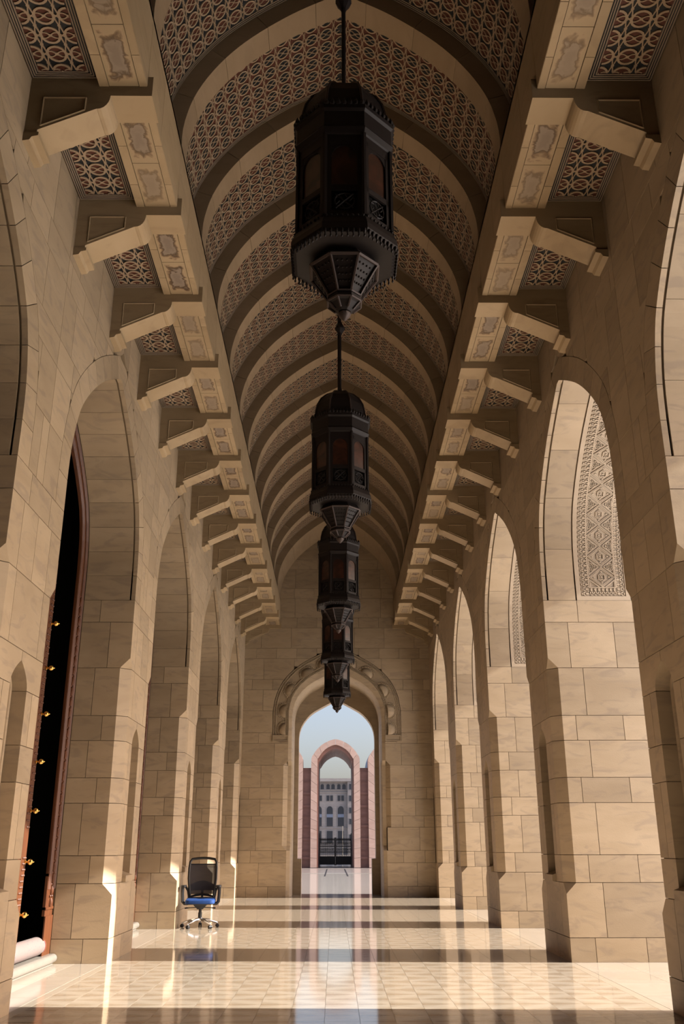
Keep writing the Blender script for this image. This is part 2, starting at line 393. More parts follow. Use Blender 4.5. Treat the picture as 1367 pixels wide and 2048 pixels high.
def make_bay(s, yc, lst, vous, bands, D):
    for i in range(NV):
        t0, t1 = ARCH.len * i / NV + G, ARCH.len * (i + 1) / NV - G
        m = MB(); strip(m, ARCH, t0, t1, 0, RING - G, yc, wx(s, 0), wx(s, .055)); vous.append((m, yc, .1))
    nb = 9 if s > 0 else NV
    for i in range(nb):
        t0, t1 = ARCH.len * i / nb + G * .6, ARCH.len * (i + 1) / nb - G * .6
        m = MB(); strip(m, ARCH, t0, t1, .0, .07, yc, wx(s, .078), wx(s, .455 if s > 0 else D), 6 if s > 0 else 3); bands.append((m, yc, .2))
        if s > 0:
            m = MB(); strip(m, ARCH, t0, t1, .0, .07, yc, wx(s, 1.245), wx(s, 1.70), 6); bands.append((m, yc + 9, .02))
    for r in range(6):
        z0, z1 = ZU[r] + G, ZU[r + 1] - G
        stp = .80 if z1 - z0 > .4 else .525
        off = (.0 if r % 2 == 0 else stp / 2) + (.13 if r in (1, 4) else 0)
        lo, hi = yc - 2.5, yc + 2.5
        js = [lo] + [lo + off + stp * k for k in range(-1, 9) if lo + .12 < lo + off + stp * k < hi - .12] + [hi]
        js = sorted(set(js + ([yc] if ARCH.halfwidth(z0, RING) > 0 else [])))
        for a, b in zip(js, js[1:]):
            a2, b2 = a + G, b - G
            left = (a + b) / 2 < yc; pa = []; pb = []
            for k in range(9):
                z = z0 + (z1 - z0) * k / 8; hw = ARCH.halfwidth(z, RING + G)
                if left: p, q = a2, min(b2, yc - hw) if hw > 0 else b2
                else: p, q = max(a2, yc + hw) if hw > 0 else a2, b2
                if q - p > .012: pa.append((p, z)); pb.append((q, z))
            if len(pa) < 2: continue
            out = pa + pb[::-1]
            if all(abs(x[0] - a2) < 1e-6 for x in pa) and all(abs(x[0] - b2) < 1e-6 for x in pb): out = [pa[0], pa[-1], pb[-1], pb[0]]
            m = MB(); m.loft([[(wx(s, d), y, z) for y, z in out] for d in (0, .06)]); lst.append((m, (a + b) / 2, (z1 - z0) * (b - a) * 1.3))
def upper_core(s, yc, half=2.5, name='arch_core', mat=None):
    m = MB(); P = ARCH.pts(.032); x0, x1 = wx(s, .045), wx(s, 1.695 if s > 0 else .76)
    for a, b in zip(P, P[1:]):
        m.loft([[(x, yc + a[0], a[1]), (x, yc + b[0], b[1]), (x, yc + b[0], 8.0), (x, yc + a[0], 8.0)] for x in (x0, x1)])
    for d in (1, -1):
        a, b = sorted((yc + d * P[0][0], yc + d * half)); m.box(*sorted((x0, x1)), a, b, 4.5, 8.0)
    return m.build(name, mat or M_MORTAR, walls[s])
def emit(lst, name, mat, parent, limit, stuffname):
    """the pieces that show largest become objects of their own, the rest one joined part"""
    order = sorted(range(len(lst)), key=lambda i: -lst[i][2] / max(5.0, lst[i][1]) ** 2)
    keep = set(order[:limit]); rest = MB()
    for i, (m, y, a) in enumerate(lst):
        if i in keep: m.build(name, mat, parent)
        else: rest.add(m.v, m.f)
    if rest.v: tag(rest.build(stuffname, mat, parent), kind='stuff')
for s in (1, -1):
    D = 1.70 if s > 0 else .70
    lst, vous, bands = [], [], []
    for yc in PIERS: make_pier(s, yc, lst, D)
    make_pier(s, 28.06, lst, D, near_only=True)
    for yc in BAYS: make_bay(s, yc, lst, vous, bands, D); upper_core(s, yc)
    emit(lst, 'stone', M_ST, walls[s], 292, 'far_stones')
    emit(vous, 'voussoir', M_ST, walls[s], 100, 'far_voussoirs')
    emit(bands, 'soffit_stone', M_ST, walls[s], 150, 'far_soffit_stones')
    # unseen plain wall added to close the bay around the camera against light
    m = MB(); m.box(*sorted((wx(s, 0), wx(s, 1.70))), -2.6, 3.785, 0, 8.0); m.build('rear_wall_blocker', M_ST, walls[s])
# ---- carved soffit panels of the right hand arches (one mesh, shared)
def carved_mesh():
    base, rel = MB(), MB()
    A0, A1 = .475, 1.225; B0, B1 = .535, 1.165; rec = .016
    def P(t, a, h):                                     # h = height above the recessed ground, towards the opening
        u, z = ARCH.at(t, rec - h); return (wx(1, a), u, z)
    n = 60
    for i in range(n):
        t0, t1 = ARCH.len * i / n, ARCH.len * (i + 1) / n
        base.add([P(t0, B0, 0), P(t1, B0, 0), P(t1, B1, 0), P(t0, B1, 0)], [(0, 1, 2, 3)])
        for a, b in ((A0, B0), (B1, A1)):
            base.add([P(t0, a, rec), P(t1, a, rec), P(t1, b, rec), P(t0, b, rec), P(t0, a, -.03), P(t1, a, -.03), P(t1, b, -.03), P(t0, b, -.03)],
                     [(0, 1, 2, 3), (0, 1, 5, 4), (3, 2, 6, 7)])
    for t0, t1 in ((0, .06), (ARCH.len - .06, ARCH.len)):
        base.add([P(t0, B0, rec), P(t1, B0, rec), P(t1, B1, rec), P(t0, B1, rec), P(t1, B0, 0), P(t1, B1, 0), P(t0, B0, 0), P(t0, B1, 0)], [(0, 1, 2, 3), (1, 4, 5, 2), (0, 6, 7, 3)])
    def ridge(pts, w_, h, closed=False):
        N = len(pts); L_, R_ = [], []
        for i in range(N):
            a = pts[i - 1] if (i > 0 or closed) else pts[i]; b = pts[(i + 1) % N] if (i < N - 1 or closed) else pts[i]
            d = (b[0] - a[0], b[1] - a[1]); l = math.hypot(*d) or 1; nx, ny = -d[1] / l * w_ / 2, d[0] / l * w_ / 2
            L_.append((pts[i][0] + nx, pts[i][1] + ny)); R_.append((pts[i][0] - nx, pts[i][1] - ny))
        vs = []
        for l, r in zip(L_, R_): vs += [P(l[0], l[1], 0), P(l[0], l[1], h), P(r[0], r[1], h), P(r[0], r[1], 0)]
        fs = []
        for i in range(N if closed else N - 1):
            j = (i + 1) % N
            for q in range(3): fs.append((i * 4 + q, j * 4 + q, j * 4 + q + 1, i * 4 + q + 1))
        rel.add(vs, fs)
    def blob(c, rt, ra, h, n=6, rot=0, pw=1.0):
        pts = [(c[0] + rt * math.cos(2 * pi * i / n) * math.cos(rot) - ra * math.sin(2 * pi * i / n) * math.sin(rot),
                c[1] + rt * math.cos(2 * pi * i / n) * math.sin(rot) + ra * math.sin(2 * pi * i / n) * math.cos(rot)) for i in range(n)]
        vs = [P(p[0], p[1], 0) for p in pts] + [P(p[0], p[1], h) for p in pts]
        rel.add(vs, [(i, (i + 1) % n, n + (i + 1) % n, n + i) for i in range(n)] + [tuple(range(n, 2 * n))])
    def plate(o, i):
        n = len(o); vs = [P(p[0], p[1], 0) for p in o] + [P(p[0], p[1], rec) for p in o] + [P(p[0], p[1], rec) for p in i] + [P(p[0], p[1], 0) for p in i]
        rel.add(vs, [(k * n + j, k * n + (j + 1) % n, (k + 1) * n + (j + 1) % n, (k + 1) * n + j) for k in range(3) for j in range(n)])
    half = ARCH.len / 2; cell = .30; am = (B0 + B1) / 2; bw = .125; I0, I1 = B0 + bw, B1 - bw
    for sd in (0, 1):
        T = (lambda t: t) if sd == 0 else (lambda t: ARCH.len - t)
        for Ix in (I0, I1): ridge([(T(.06 + bw + (half - .06 - bw) * i / 40), Ix) for i in range(41)], .020, rec)
        ridge([(T(.06 + bw), I0), (T(.06 + bw), I1)], .014, rec)
        t0 = .06 + bw; nc = int((half - t0) / cell)
        for i in range(nc):
            a, b = t0 + cell * i, t0 + cell * (i + 1); mdl = (a + b) / 2
            loz = lambda q: [(T(a + q), am), (T(mdl), I0 + q * 1.05), (T(b - q), am), (T(mdl), I1 - q * 1.05)]
            for q0, q1 in ((.006, .020), (.027, .041)): plate(loz(q0), loz(q1))
            for Ix, sg in ((I0, 1), (I1, -1)):                             # corner triangles around the rosettes
                for ta, tb in ((a, mdl), (b, mdl)):
                    dt = 1 if tb > ta else -1
                    tri = lambda q: [(T(ta + dt * q * .2), Ix + sg * q), (T(tb - dt * q * 2.4), Ix + sg * q), (T(ta + dt * q * .2), am - sg * q * 2.2)]
                    plate(tri(.014), tri(.024))
            ridge([(T(mdl + .062 * math.cos(x)), am + .05 * math.sin(x)) for x in [2 * pi * k / 6 for k in range(6)]], .012, rec, True)
            for d in (1, -1):
                ridge([(T(mdl + d * .03), am - .022), (T(mdl + d * .038), am), (T(mdl + d * .03), am + .022)], .013, rec)
                blob((T(mdl), am + d * .105), .012, .02, rec, 4); blob((T(mdl + d * .085), am), .012, .02, rec, 4)
            blob((T(mdl), am), .013, .013, rec)
            for aa in (I0 + .057, I1 - .057):                              # rosettes between lozenges
                if i == 0: continue
                ridge([(T(a + .05 * math.cos(x)), aa + .05 * math.sin(x)) for x in [2 * pi * k / 10 for k in range(10)]], .008, rec, True)
                for k in range(8): blob((T(a + .029 * math.cos(k * pi / 4)), aa + .029 * math.sin(k * pi / 4)), .013, .007, rec, 5, (k * pi / 4) * (1 if sd == 0 else -1))
        for aa, dr in ((B0 + bw / 2, 1), (B1 - bw / 2, -1)):               # leaf border
            nb = int((half - .1) / .068)
            for i in range(nb):
                t = .06 + .068 * (i + .5)
                blob((T(t), aa + dr * .03), .016, .024, rec, 6); blob((T(t - .017), aa - dr * .012), .009, .022, rec, 5, .5); blob((T(t + .017), aa - dr * .012), .009, .022, rec, 5, -.5)
                blob((T(t), aa - dr * .042), .020, .009, rec, 5); blob((T(t + .034), aa + dr * .045), .009, .014, rec, 4)
        for i in range(7):
            aa = I0 + (I1 - I0) * (i + .5) / 7; t = .06 + bw * .5
            blob((T(t + .03), aa), .024, .014, rec, 6); blob((T(t - .012), aa - .015), .022, .008, rec, 5, .5); blob((T(t - .012), aa + .015), .022, .008, rec, 5, -.5)
            blob((T(t - .045), aa), .008, .018, rec, 4)
    return base, rel
cb, cr_ = carved_mesh()
o1 = cb.build('carved_panel', M_CARVE, walls[1], (0, BAYS[0], 0)); o2 = cr_.build('carved_relief', M_CARVE, o1); o2['kind'] = 'stuff'
for yb in BAYS[1:]:
    c = o1.copy(); COL.objects.link(c); c.location = (0, yb, 0); d = o2.copy(); COL.objects.link(d); d.parent = c

# ------------------------------------------------------------------ end wall with its portal
YE = 28.0
POR = Curve([(1.45, 4.29), (1.45, 5.0), (1.445, 5.22), (1.37, 5.575), (1.18, 5.91), (.85, 6.21), (.41, 6.46), (0, 6.67)])
POI = Curve([(1.31, 4.20), (1.31, 4.95), (1.285, 5.2), (1.17, 5.54), (.84, 5.905), (.37, 6.16), (0, 6.36)])
POB = Curve([(1.18, 4.1), (1.18, 4.6), (1.09, 4.93), (.81, 5.28), (.39, 5.53), (0, 5.73)])
ZE = ZR[:-1] + ZU[:-1] + [7.75, 8.07, 8.70, 9.02, 9.65, 9.97, 10.6, 11.3]
est = []
for r in range(len(ZE) - 1):
    z0, z1 = ZE[r] + (G if r else 0), ZE[r + 1] - G
    stp = .93 if z1 - z0 > .4 else .62
    for sd in (1, -1):
        off = (.0 if r % 2 == 0 else .38) + (.1 if r % 3 == 0 else 0) + (.06 if sd > 0 else 0)
        js = [0] + [x for x in [off + stp * k for k in range(0, 6)] if .1 < x < WU - .1] + [WU]
        for a, b in zip(js, js[1:]):
            a2, b2 = a + (G if a > 0 or z0 > 7.3 else 0), b - (G if b < WU else 0)
            pa, pb = [], []
            for k in range(9):
                z = z0 + (z1 - z0) * k / 8
                hw = 1.45 if z < 4.29 else (POR.halfwidth(z, .48) if POR.halfwidth(z, .48) > 0 else 0)
                p = max(a2, hw + (G if z > 4.29 else 0))
                if b2 - p > .03: pa.append((p, z)); pb.append((b2, z))
            if len(pa) < 2: continue
            m = MB(); X = lambda u: XC + sd * u
            if all(abs(q[0] - pa[0][0]) < 1e-6 for q in pa): pa = [pa[0], pa[-1]]; pb = [pb[0], pb[-1]]
            if z1 < 4.29 and abs(pa[0][0] - 1.45) < 1e-6 and 3 <= r <= 8:
                q = b2
                if r == 3: Fa = [(1.45, z0), (1.58, z0 + .13), (1.58, z1)]; Fb = [(1.45, z0), (1.45, z0 + .13), (1.45, z1)]
                elif r == 8: Fa = [(1.58, z0), (1.45, 3.743), (1.45, z1)]; Fb = [(1.45, z0), (1.45, 3.743), (1.45, z1)]
                else: Fa = [(1.58, z0), (1.58, z1)]; Fb = [(1.45, z0), (1.45, z1)]
                if q < 1.62: q = 1.62
                Fa = Fa + [(q, z1), (q, z0)]; Fb = Fb + [(q, z1), (q, z0)]
                m.loft([[(X(u), YE, z) for u, z in Fa], [(X(u), YE + .13, z) for u, z in Fb], [(X(u), YE + .2, z) for u, z in Fb]])
            else:
                out = pa + pb[::-1]; m.loft([[(X(u), y, z) for u, z in out] for y in (YE, YE + .2)])
            est.append((m, YE, 1))
emit(est, 'stone', M_ST, wall_end, 290, 'far_stones')
m = MB()
for d in (1, -1): m.box(*sorted((XC + d * 1.49, XC + d * 4.6)), YE + .15, YE + 1.7, 0, 12)
P = POR.pts(.04)
for a, b in zip(P, P[1:]): m.loft([[(XC + a[0], y, a[1]), (XC + b[0], y, b[1]), (XC + b[0], y, 12), (XC + a[0], y, 12)] for y in (YE + .15, YE + 1.7)])
m.build('wall_core', M_MORTAR, wall_end)
# splayed jamb and archivolt reveal, then the inner leaf with the smaller opening
def fullprof(cv, z=0.0): p = cv.pts(); return [(p[0][0], z)] + p + [(p[-1][0], z)]
m = MB(); A, B = POR, POI; n = 28
zl = [(0, .001), (1.232, .001), (1.365, .13), (3.61, .13), (3.743, .001)]
ra = [(1.45, d_, z) for z, d_ in zl] + [(u, .001, z) for u, z in [A.at(A.len * i / n) for i in range(n + 1)]] + [(-1.45, d_, z) for z, d_ in zl[::-1]]
rb = [(1.31, 0, z) for z, d_ in zl] + [(u, 0, z) for u, z in [B.at(B.len * i / n) for i in range(n + 1)]] + [(-1.31, 0, z) for z, d_ in zl[::-1]]
rm = [(b_[0] + (a_[0] - b_[0]) * .30, max(.05, a_[1] + .02), b_[2] + (a_[2] - b_[2]) * .30) for a_, b_ in zip(ra, rb)]
m.loft([[(XC + u, YE + d_, z) for u, d_, z in r_] for r_ in (ra, rm, [(u, .20, z) for u, d_, z in rb], [(u, 1.3, z) for u, d_, z in rb])], cap=False, closed=False)
m.build('portal_reveal', M_ST, wall_end, smooth=True)
m = MB(); ob = [(POB.p[0][0], 1.0)] + [POB.at(POB.len * i / n) for i in range(n + 1)] + [(-POB.p[0][0], 1.0)]
oo = [(1.5, 1.0)] + [(1.5 * math.cos(pi * i / n), 4.1 + 2.6 * math.sin(pi * i / n)) for i in range(n + 1)] + [(-1.5, 1.0)]
for i in range(len(ob) - 1):
    m.loft([[(XC + u, y, z) for u, z in (ob[i], ob[i + 1], oo[i + 1], oo[i])] for y in (YE + 1.3, YE + 1.7)])
for d in (1, -1): m.box(*sorted((XC + d * 1.06, XC + d * 1.5)), YE + 1.3, YE + 1.72, 0, 1.0)
m.build('portal_inner_leaf', M_ST, wall_end)
# carved archivolt
av = MB()
nA = 40
for i in range(nA):
    t0, t1 = POR.len * i / nA, POR.len * (i + 1) / nA
    out = POR.seg(t0, t1, 0, 1) + POR.seg(t1, t0, .475, 1)
    av.loft([[(XC + u, y, z) for u, z in out] for y in (YE + .02, YE + .2)])
for off in (.02, .09, .385, .455):
    av.tube([(XC + u, YE + .012, z) for u, z in [POR.at(POR.len * i / 80, off) for i in range(81)]], .014, 5)
archv = av.build('carved_archivolt', M_ST, wall_end)
beads = MB()
for off in (.055, .42):
    for i in range(130):
        u, z = POR.at(POR.len * (i + .5) / 130, off); beads.sphere((XC + u, YE + .014, z), .018, 4)
tag(beads.build('bead_rows', M_ST, archv), kind='stuff')
sc0 = None
for d in (1, -1):
    for t in (.36, .90, 1.50, 2.15, 2.72):
        tt = t if d > 0 else POR.len - t
        u, z = POR.at(tt, .10); u2, z2 = POR.at(tt, .20); nv = Vector((u2 - u, 0, z2 - z)).normalized(); tv = Vector((nv.z, 0, -nv.x))
        if sc0 is None:
            q = MB(); R_ = .20; nn = 26
            for ring in range(5):
                pass
            rings = []
            for j in range(6):
                rr = R_ * (1 - j / 5) + .001; ring = []
                for i in range(nn + 1):
                    ang = -pi / 2 * 1.05 + pi * 1.05 * i / nn
                    bul = .075 * math.sqrt(max(0, 1 - (rr / R_) ** 2)) * (1 + .0 * math.cos(i * pi))
                    ring.append((rr * math.sin(ang), -bul - .006, rr * math.cos(ang)))
                rings.append(ring)
            q.loft(rings, cap=False, closed=False)
            for i in range(15):
                ang = -pi / 2 + pi * (i + .5) / 15
                q.sphere((1.22 * R_ * math.sin(ang), -.004, 1.22 * R_ * math.cos(ang)), .021, 4)
            ang = [-pi / 2 + pi * i / 20 for i in range(21)]
            q.tube([(1.06 * R_ * math.sin(a), -.004, 1.06 * R_ * math.cos(a)) for a in ang], .012, 5)
            sc0 = q.build('scallop', M_ST, archv, smooth=True); o = sc0
        else:
            o = sc0.copy(); COL.objects.link(o); o.parent = archv
        o.matrix_local = Matrix(((tv.x, 0, nv.x, XC + u), (0, 1, 0, YE + .02), (tv.z, 0, nv.z, z), (0, 0, 0, 1)))
for d in (1, -1):
    m = MB(); x0, x1 = sorted((XC + d * 1.45, XC + d * 1.925)); m.box(x0, x1, YE - .005, YE + .2, 4.295, 4.48)
    m.box(x0, x1, YE - .03, YE, 4.295, 4.325); m.box(x0, x1, YE - .03, YE, 4.45, 4.48); m.box(x0, x0 + .03, YE - .03, YE, 4.325, 4.45); m.box(x1 - .03, x1, YE - .03, YE, 4.325, 4.45)
    m.build('archivolt_foot', M_ST, archv)

# ------------------------------------------------------------------ ceiling: ribs, inlaid vault, beams, brackets
YK = [6.48 + 1.665 * k for k in range(-1, 13)]; TH = .33; PITCH = 1.665
def arcpiece(m, cv, t0, t1, o0, o1, ya, yb, k=5, mat=0):
    out = cv.seg(t0, t1, o0, k) + cv.seg(t1, t0, o1, k)
    m.loft([[(XC + u, y, z) for u, z in out] for y in (ya, yb)], mat)
NRS = 9; ribmesh = []
for i in range(NRS):
    m = MB(); arcpiece(m, RIB, RIB.len * i / NRS + .003, RIB.len * (i + 1) / NRS - .003, 0, .235, 0, TH, 6)
    o = m.build('rib_stone', M_RIB, ceiling, (0, YK[0], 0)); ribmesh.append(o.data)
for y in YK[1:]:
    for me in ribmesh: link('rib_stone', me, ceiling, (0, y, 0))
for i in range(NRS):                                        # the last rib runs on to the end wall
    m = MB(); arcpiece(m, RIB, RIB.len * i / NRS + .003, RIB.len * (i + 1) / NRS - .003, 0, .235, YK[-1] + TH, YE, 6); m.build('rib_stone', M_RIB, ceiling)
PO = .215
# pattern cell: interlaced rings
def cellstraps(A, B, k=1.0):
    L_ = []; rx, ry = .39 * A, .40 * B
    L_.append(([(rx * math.cos(2 * pi * i / 16), ry * math.sin(2 * pi * i / 16)) for i in range(16)], .105 * A * k, True))
    for g in (1, -1):                                        # two waves crossing in the middle of the ring and between rings
        L_.append(([(-A / 2 + A * i / 10, g * .15 * B * math.sin(2 * pi * (i / 10 - .5))) for i in range(11)], .055 * A * k, False))
        L_.append(([(A / 2 + g * .10 * A * math.cos(pi * (i / 8 - .5)), B * (i / 8 - .5)) for i in range(9)], .055 * A * k, False))
    for c in ((0, 0), (A / 2, B / 2)):
        L_.append(([(c[0] + .045 * A * math.cos(2 * pi * i / 6), c[1] + .045 * A * math.sin(2 * pi * i / 6)) for i in range(6)], .07 * A * k, True))
    return L_
def ribbons(m, F, polys, cs, ct, h, clip):
    """raised straps; F maps (s, t, height) to space"""
    for pts, wd, cl in polys:
        Q = [(cs + a, ct + b) for a, b in pts]
        ok = [clip[0] - 1e-6 <= q[0] <= clip[1] + 1e-6 and clip[2] - 1e-6 <= q[1] <= clip[3] + 1e-6 for q in Q]
        if not any(ok): continue
        if not all(ok):                                      # keep the longest run inside the field
            if cl:
                k0 = next(i for i in range(len(Q)) if not ok[i]); Q = Q[k0:] + Q[:k0]; ok = ok[k0:] + ok[:k0]; cl = False
            best = []; run = []
            for q, g in zip(Q, ok):
                if g: run.append(q)
                else:
                    if len(run) > len(best): best = run
                    run = []
            if len(run) > len(best): best = run
            Q = best
            if len(Q) < 2: continue
        N = len(Q); vs = []
        for i in range(N):
            a = Q[i - 1] if (i > 0 or cl) else Q[i]; b = Q[(i + 1) % N] if (i < N - 1 or cl) else Q[i]
            d = (b[0] - a[0], b[1] - a[1]); l = math.hypot(*d) or 1; nx, ny = -d[1] / l * wd / 2, d[0] / l * wd / 2
            p, q = Q[i]
            vs += [F(p + nx, q + ny, 0), F(p + nx, q + ny, h), F(p - nx, q - ny, h), F(p - nx, q - ny, 0)]
        fs = []
        for i in range(N if cl else N - 1):
            j = (i + 1) % N
            for k in range(3): fs.append((i * 4 + k, j * 4 + k, j * 4 + k + 1, i * 4 + k + 1))
        m.add(vs, fs)
def discs(m, F, A, B, cs, ct, clip):
    rx, ry = .40 * A, .40 * B; n = 12
    Q = [(min(max(cs + rx * math.cos(2 * pi * i / n), clip[0]), clip[1]), min(max(ct + ry * math.sin(2 * pi * i / n), clip[2]), clip[3])) for i in range(n)]
    m.add([F(a, b, .002) for a, b in Q], [tuple(range(n))])
# vault field
PAN = Curve([(p[0], p[1]) for p in RIB.pts(PO)[:len(RIB.p) // 2 + 1]], 1)
YW = PITCH - TH
def FV(s_, t, h):
    u, z = PAN.at(s_, -h); return (XC + u, t, z)
ground, dsc, strap, bord = MB(), MB(), MB(), MB()
ng = 64
for i in range(ng):
    a, b = PAN.len * i / ng, PAN.len * (i + 1) / ng
    ground.add([FV(a, -.01, 0), FV(b, -.01, 0), FV(b, YW + .01, 0), FV(a, YW + .01, 0), FV(a, -.01, -.05), FV(b, -.01, -.05), FV(b, YW + .01, -.05), FV(a, YW + .01, -.05)], [(0, 1, 2, 3), (4, 7, 6, 5)])
bw = .085; A_, B_ = .212, .1942
nS = int((PAN.len - 2 * .12) / A_); s0 = (PAN.len - nS * A_) / 2; nT = 6; t00 = (YW - nT * B_) / 2
clip = (s0, PAN.len - s0, t00, YW - t00); straps = cellstraps(A_, B_, .80)
for i in range(nS):
    for j in range(nT):
        cs, ct = s0 + A_ * (i + .5), t00 + B_ * (j + .5)
        ribbons(strap, FV, straps, cs, ct, .012, clip); discs(dsc, FV, A_, B_, cs, ct, clip)
nb = 70
for q in (.020, .045, .070):
    for tt in (q, YW - q):
        bord.loft([[FV(PAN.len * i / nb, tt - .006, .001), FV(PAN.len * i / nb, tt - .006, .010), FV(PAN.len * i / nb, tt + .006, .010), FV(PAN.len * i / nb, tt + .006, .001)] for i in range(nb + 1)], cap=False)
    for ss in (q + .02, PAN.len - q - .02):
        bord.loft([[FV(ss - .006, tt, .001), FV(ss - .006, tt, .010), FV(ss + .006, tt, .010), FV(ss + .006, tt, .001)] for tt in (.02, YW - .02)], cap=False)
pm = None
for k, y in enumerate(YK[:-1]):
    dark = (k % 2 == 1)
    if pm is None:
        g_ = ground.build('vault_panel', M_BLK, ceiling, (0, y + TH, 0)); d_ = dsc.build('ring_inlay', M_RED, g_); s_ = strap.build('strapwork', M_STRAP, g_); b_ = bord.build('inlay_border', M_STRIPE, g_)
        for o in (d_, s_): o['kind'] = 'stuff'
        pm = (g_, d_, s_, b_)
        for o in pm: o.material_slots[0].link = 'OBJECT'
        cur = pm
    else:
        cur = [o.copy() for o in pm]
        for o in cur: COL.objects.link(o)
        for o in cur[1:]: o.parent = cur[0]
        cur[0].location = (0, y + TH, 0)
    cur[0].material_slots[0].material = M_BLK if dark else M_RED
    cur[1].material_slots[0].material = M_RED if dark else M_BLK
    cur[2].material_slots[0].material = M_STRAP; cur[3].material_slots[0].material = M_STRIPE
# closing shell above the vault, beams, side ceilings
m = MB(); P = RIB.pts(.30)
for a, b in zip(P, P[1:]): m.loft([[(XC + u, y, z) for u, z in (a, b, (b[0], 12.2), (a[0], 12.2))] for y in (-2.6, YE + 1.7)])
for d in (1, -1): m.box(*sorted((XC + d * P[0][0], XC + d * 4.55)), -2.6, YE + 1.7, 8.06, 12.2)
m.build('roof_mass', M_MORTAR, ceiling)
m = MB(); P = RIB.pts(.21)
m.loft([[(XC + u, y, z) for u, z in P] for y in (-2.6, YK[0])], cap=False, closed=False)
for d in (1, -1):
    m.box(*sorted((XC + d * 1.775, XC + d * 2.21)), -2.6, YK[0], 7.835, 8.67); m.box(*sorted((XC + d * 2.2, XC + d * WU)), -2.6, YK[0], 7.93, 8.06)
m.build('rear_vault', M_RIB, ceiling)
for d in (1, -1):
    X = lambda u: XC + d * u
    m = MB(); m.box(*sorted((X(1.80), X(2.19))), YK[0], YE, 7.86, 8.66); m.box(*sorted((X(2.19), X(WU + .05))), YK[0], YE, 7.95, 8.07)
    m.box(*sorted((X(1.775), X(2.02))), YK[0], YE, 8.62, 8.67)
    m.build('beam_core', M_MORTAR, ceiling)
    ends = YK + [YE]
    for k in range(len(ends) - 1):
        ya, yb = ends[k], ends[k + 1]
        # fascia stones over each bay
        ym = ya + TH + .35
        for a, b in ((ya, ym), (ym, yb)):
            m = MB(); m.box(*sorted((X(1.775), X(1.81))), a + .003, b - .003, 7.838, 8.672); m.build('fascia_stone', M_BEAM, ceiling)
        a, b = ya + TH, yb
        md = (a + b) / 2
        for p, q in ((a, md), (md, b)):
            m = MB(); m.box(*sorted((X(1.852), X(2.118))), p + .003, q - .003, 7.835, 7.87); m.build('soffit_slab', M_AGATE, ceiling)
        for u0, u1 in ((1.778, 1.846), (2.124, 2.21)):
            for p, q in ((a, a + .42), (a + .42, a + .98), (a + .98, b)):
                m = MB(); m.box(*sorted((X(u0), X(u1))), p + .0025, q - .0025, 7.83, 7.95); m.build('soffit_border', M_BEAM, ceiling)
# side ceiling inlays
SW0, SW1 = 2.225, WU - .005; SL = PITCH - TH
def FS(s_, t, h): return (s_, t, -h)
gs, dsx, ss_, bs = MB(), MB(), MB(), MB(); W = SW1 - SW0
gs.box(-W / 2, W / 2, 0, SL, 0, .02)
A2, B2 = .2085, .1975; cl = (-W / 2 + .085, W / 2 - .085, .085, SL - .085); st2 = cellstraps(A2, B2, .95)
for i in (-1, 0, 1):
    for j in range(8):
        cs, ct = A2 * i, B2 * (j + .35); ribbons(ss_, FS, st2, cs, ct, .012, cl); discs(dsx, FS, A2, B2, cs, ct, cl)
for q in (.012, .034, .056, .078):
    for a in (-W / 2 + q, W / 2 - q): bs.box(a - .005, a + .005, q, SL - q, -.010, 0)
    for a in (q, SL - q): bs.box(-W / 2 + q, W / 2 - q, a - .005, a + .005, -.010, 0)
pm2 = None
for d in (1, -1):
    for k, y in enumerate(YK):
        loc = (XC + d * (SW0 + SW1) / 2, y + TH, 7.93)
        if y + PITCH > YE + .3: continue
        if pm2 is None:
            g_ = gs.build('ceiling_panel', M_BLK, ceiling, loc); d_ = dsx.build('ring_inlay', M_RED, g_); s_ = ss_.build('strapwork', M_STRAP, g_); b_ = bs.build('inlay_border', M_STRIPE, g_)
            d_['kind'] = 'stuff'; s_['kind'] = 'stuff'; pm2 = (g_, d_, s_, b_)
        else:
            cur = [o.copy() for o in pm2]
            for o in cur: COL.objects.link(o)
            for o in cur[1:]: o.parent = cur[0]
            cur[0].location = loc
# brackets
def bracket(d, y, th=TH):
    X = lambda u: XC + d * u
    m = bmesh.new()
    prof = [(1.727, 7.725), (2.10, 7.725)] + [(2.10 + .105 * (1 - math.cos(t)), 7.725 - .150 * math.sin(t)) for t in [pi / 2 * i / 6 for i in range(1, 7)]]
    prof += [(2.215, 7.575), (2.72, 7.335), (2.72, 7.27), (WU + .02, 7.27), (WU + .02, 7.945), (1.727, 7.945)]
    me = bpy.data.meshes.new('bracket')
    vs = [m.verts.new((X(u), yy, z)) for yy in (0, th) for u, z in prof]; n = len(prof)
    f0 = m.faces.new(vs[:n]); m.faces.new(vs[n:][::-1])
    for i in range(n): m.faces.new((vs[i], vs[(i + 1) % n], vs[n + (i + 1) % n], vs[n + i]))
    bmesh.ops.recalc_face_normals(m, faces=m.faces)
    m.to_mesh(me); m.free(); me.materials.append(M_BEAM)
    b = link('bracket', me, ceiling, (0, y, 0))
    # raised frame on the cheek
    q = MB(); fr = [(2.32, 7.70), (2.70, 7.70), (2.70, 7.38), (2.32, 7.56)]
    for a, c in zip(fr, fr[1:] + fr[:1]):
        q.tube([(X(a[0]), 0, a[1]), (X(c[0]), 0, c[1])], .009, 4)
    q.build('cheek_moulding', M_BEAM, b)
    q = MB()
    cp = [(2.70, 7.30), (2.70, 7.262), (2.755, 7.25), (2.775, 7.215), (WU + .02, 7.20), (WU + .02, 7.30)]
    q.loft([[(X(u), yy, z) for u, z in cp] for yy in (-.012, th + .012)]); q.build('corbel_foot', M_BEAM, b)
    return b
protos = {}
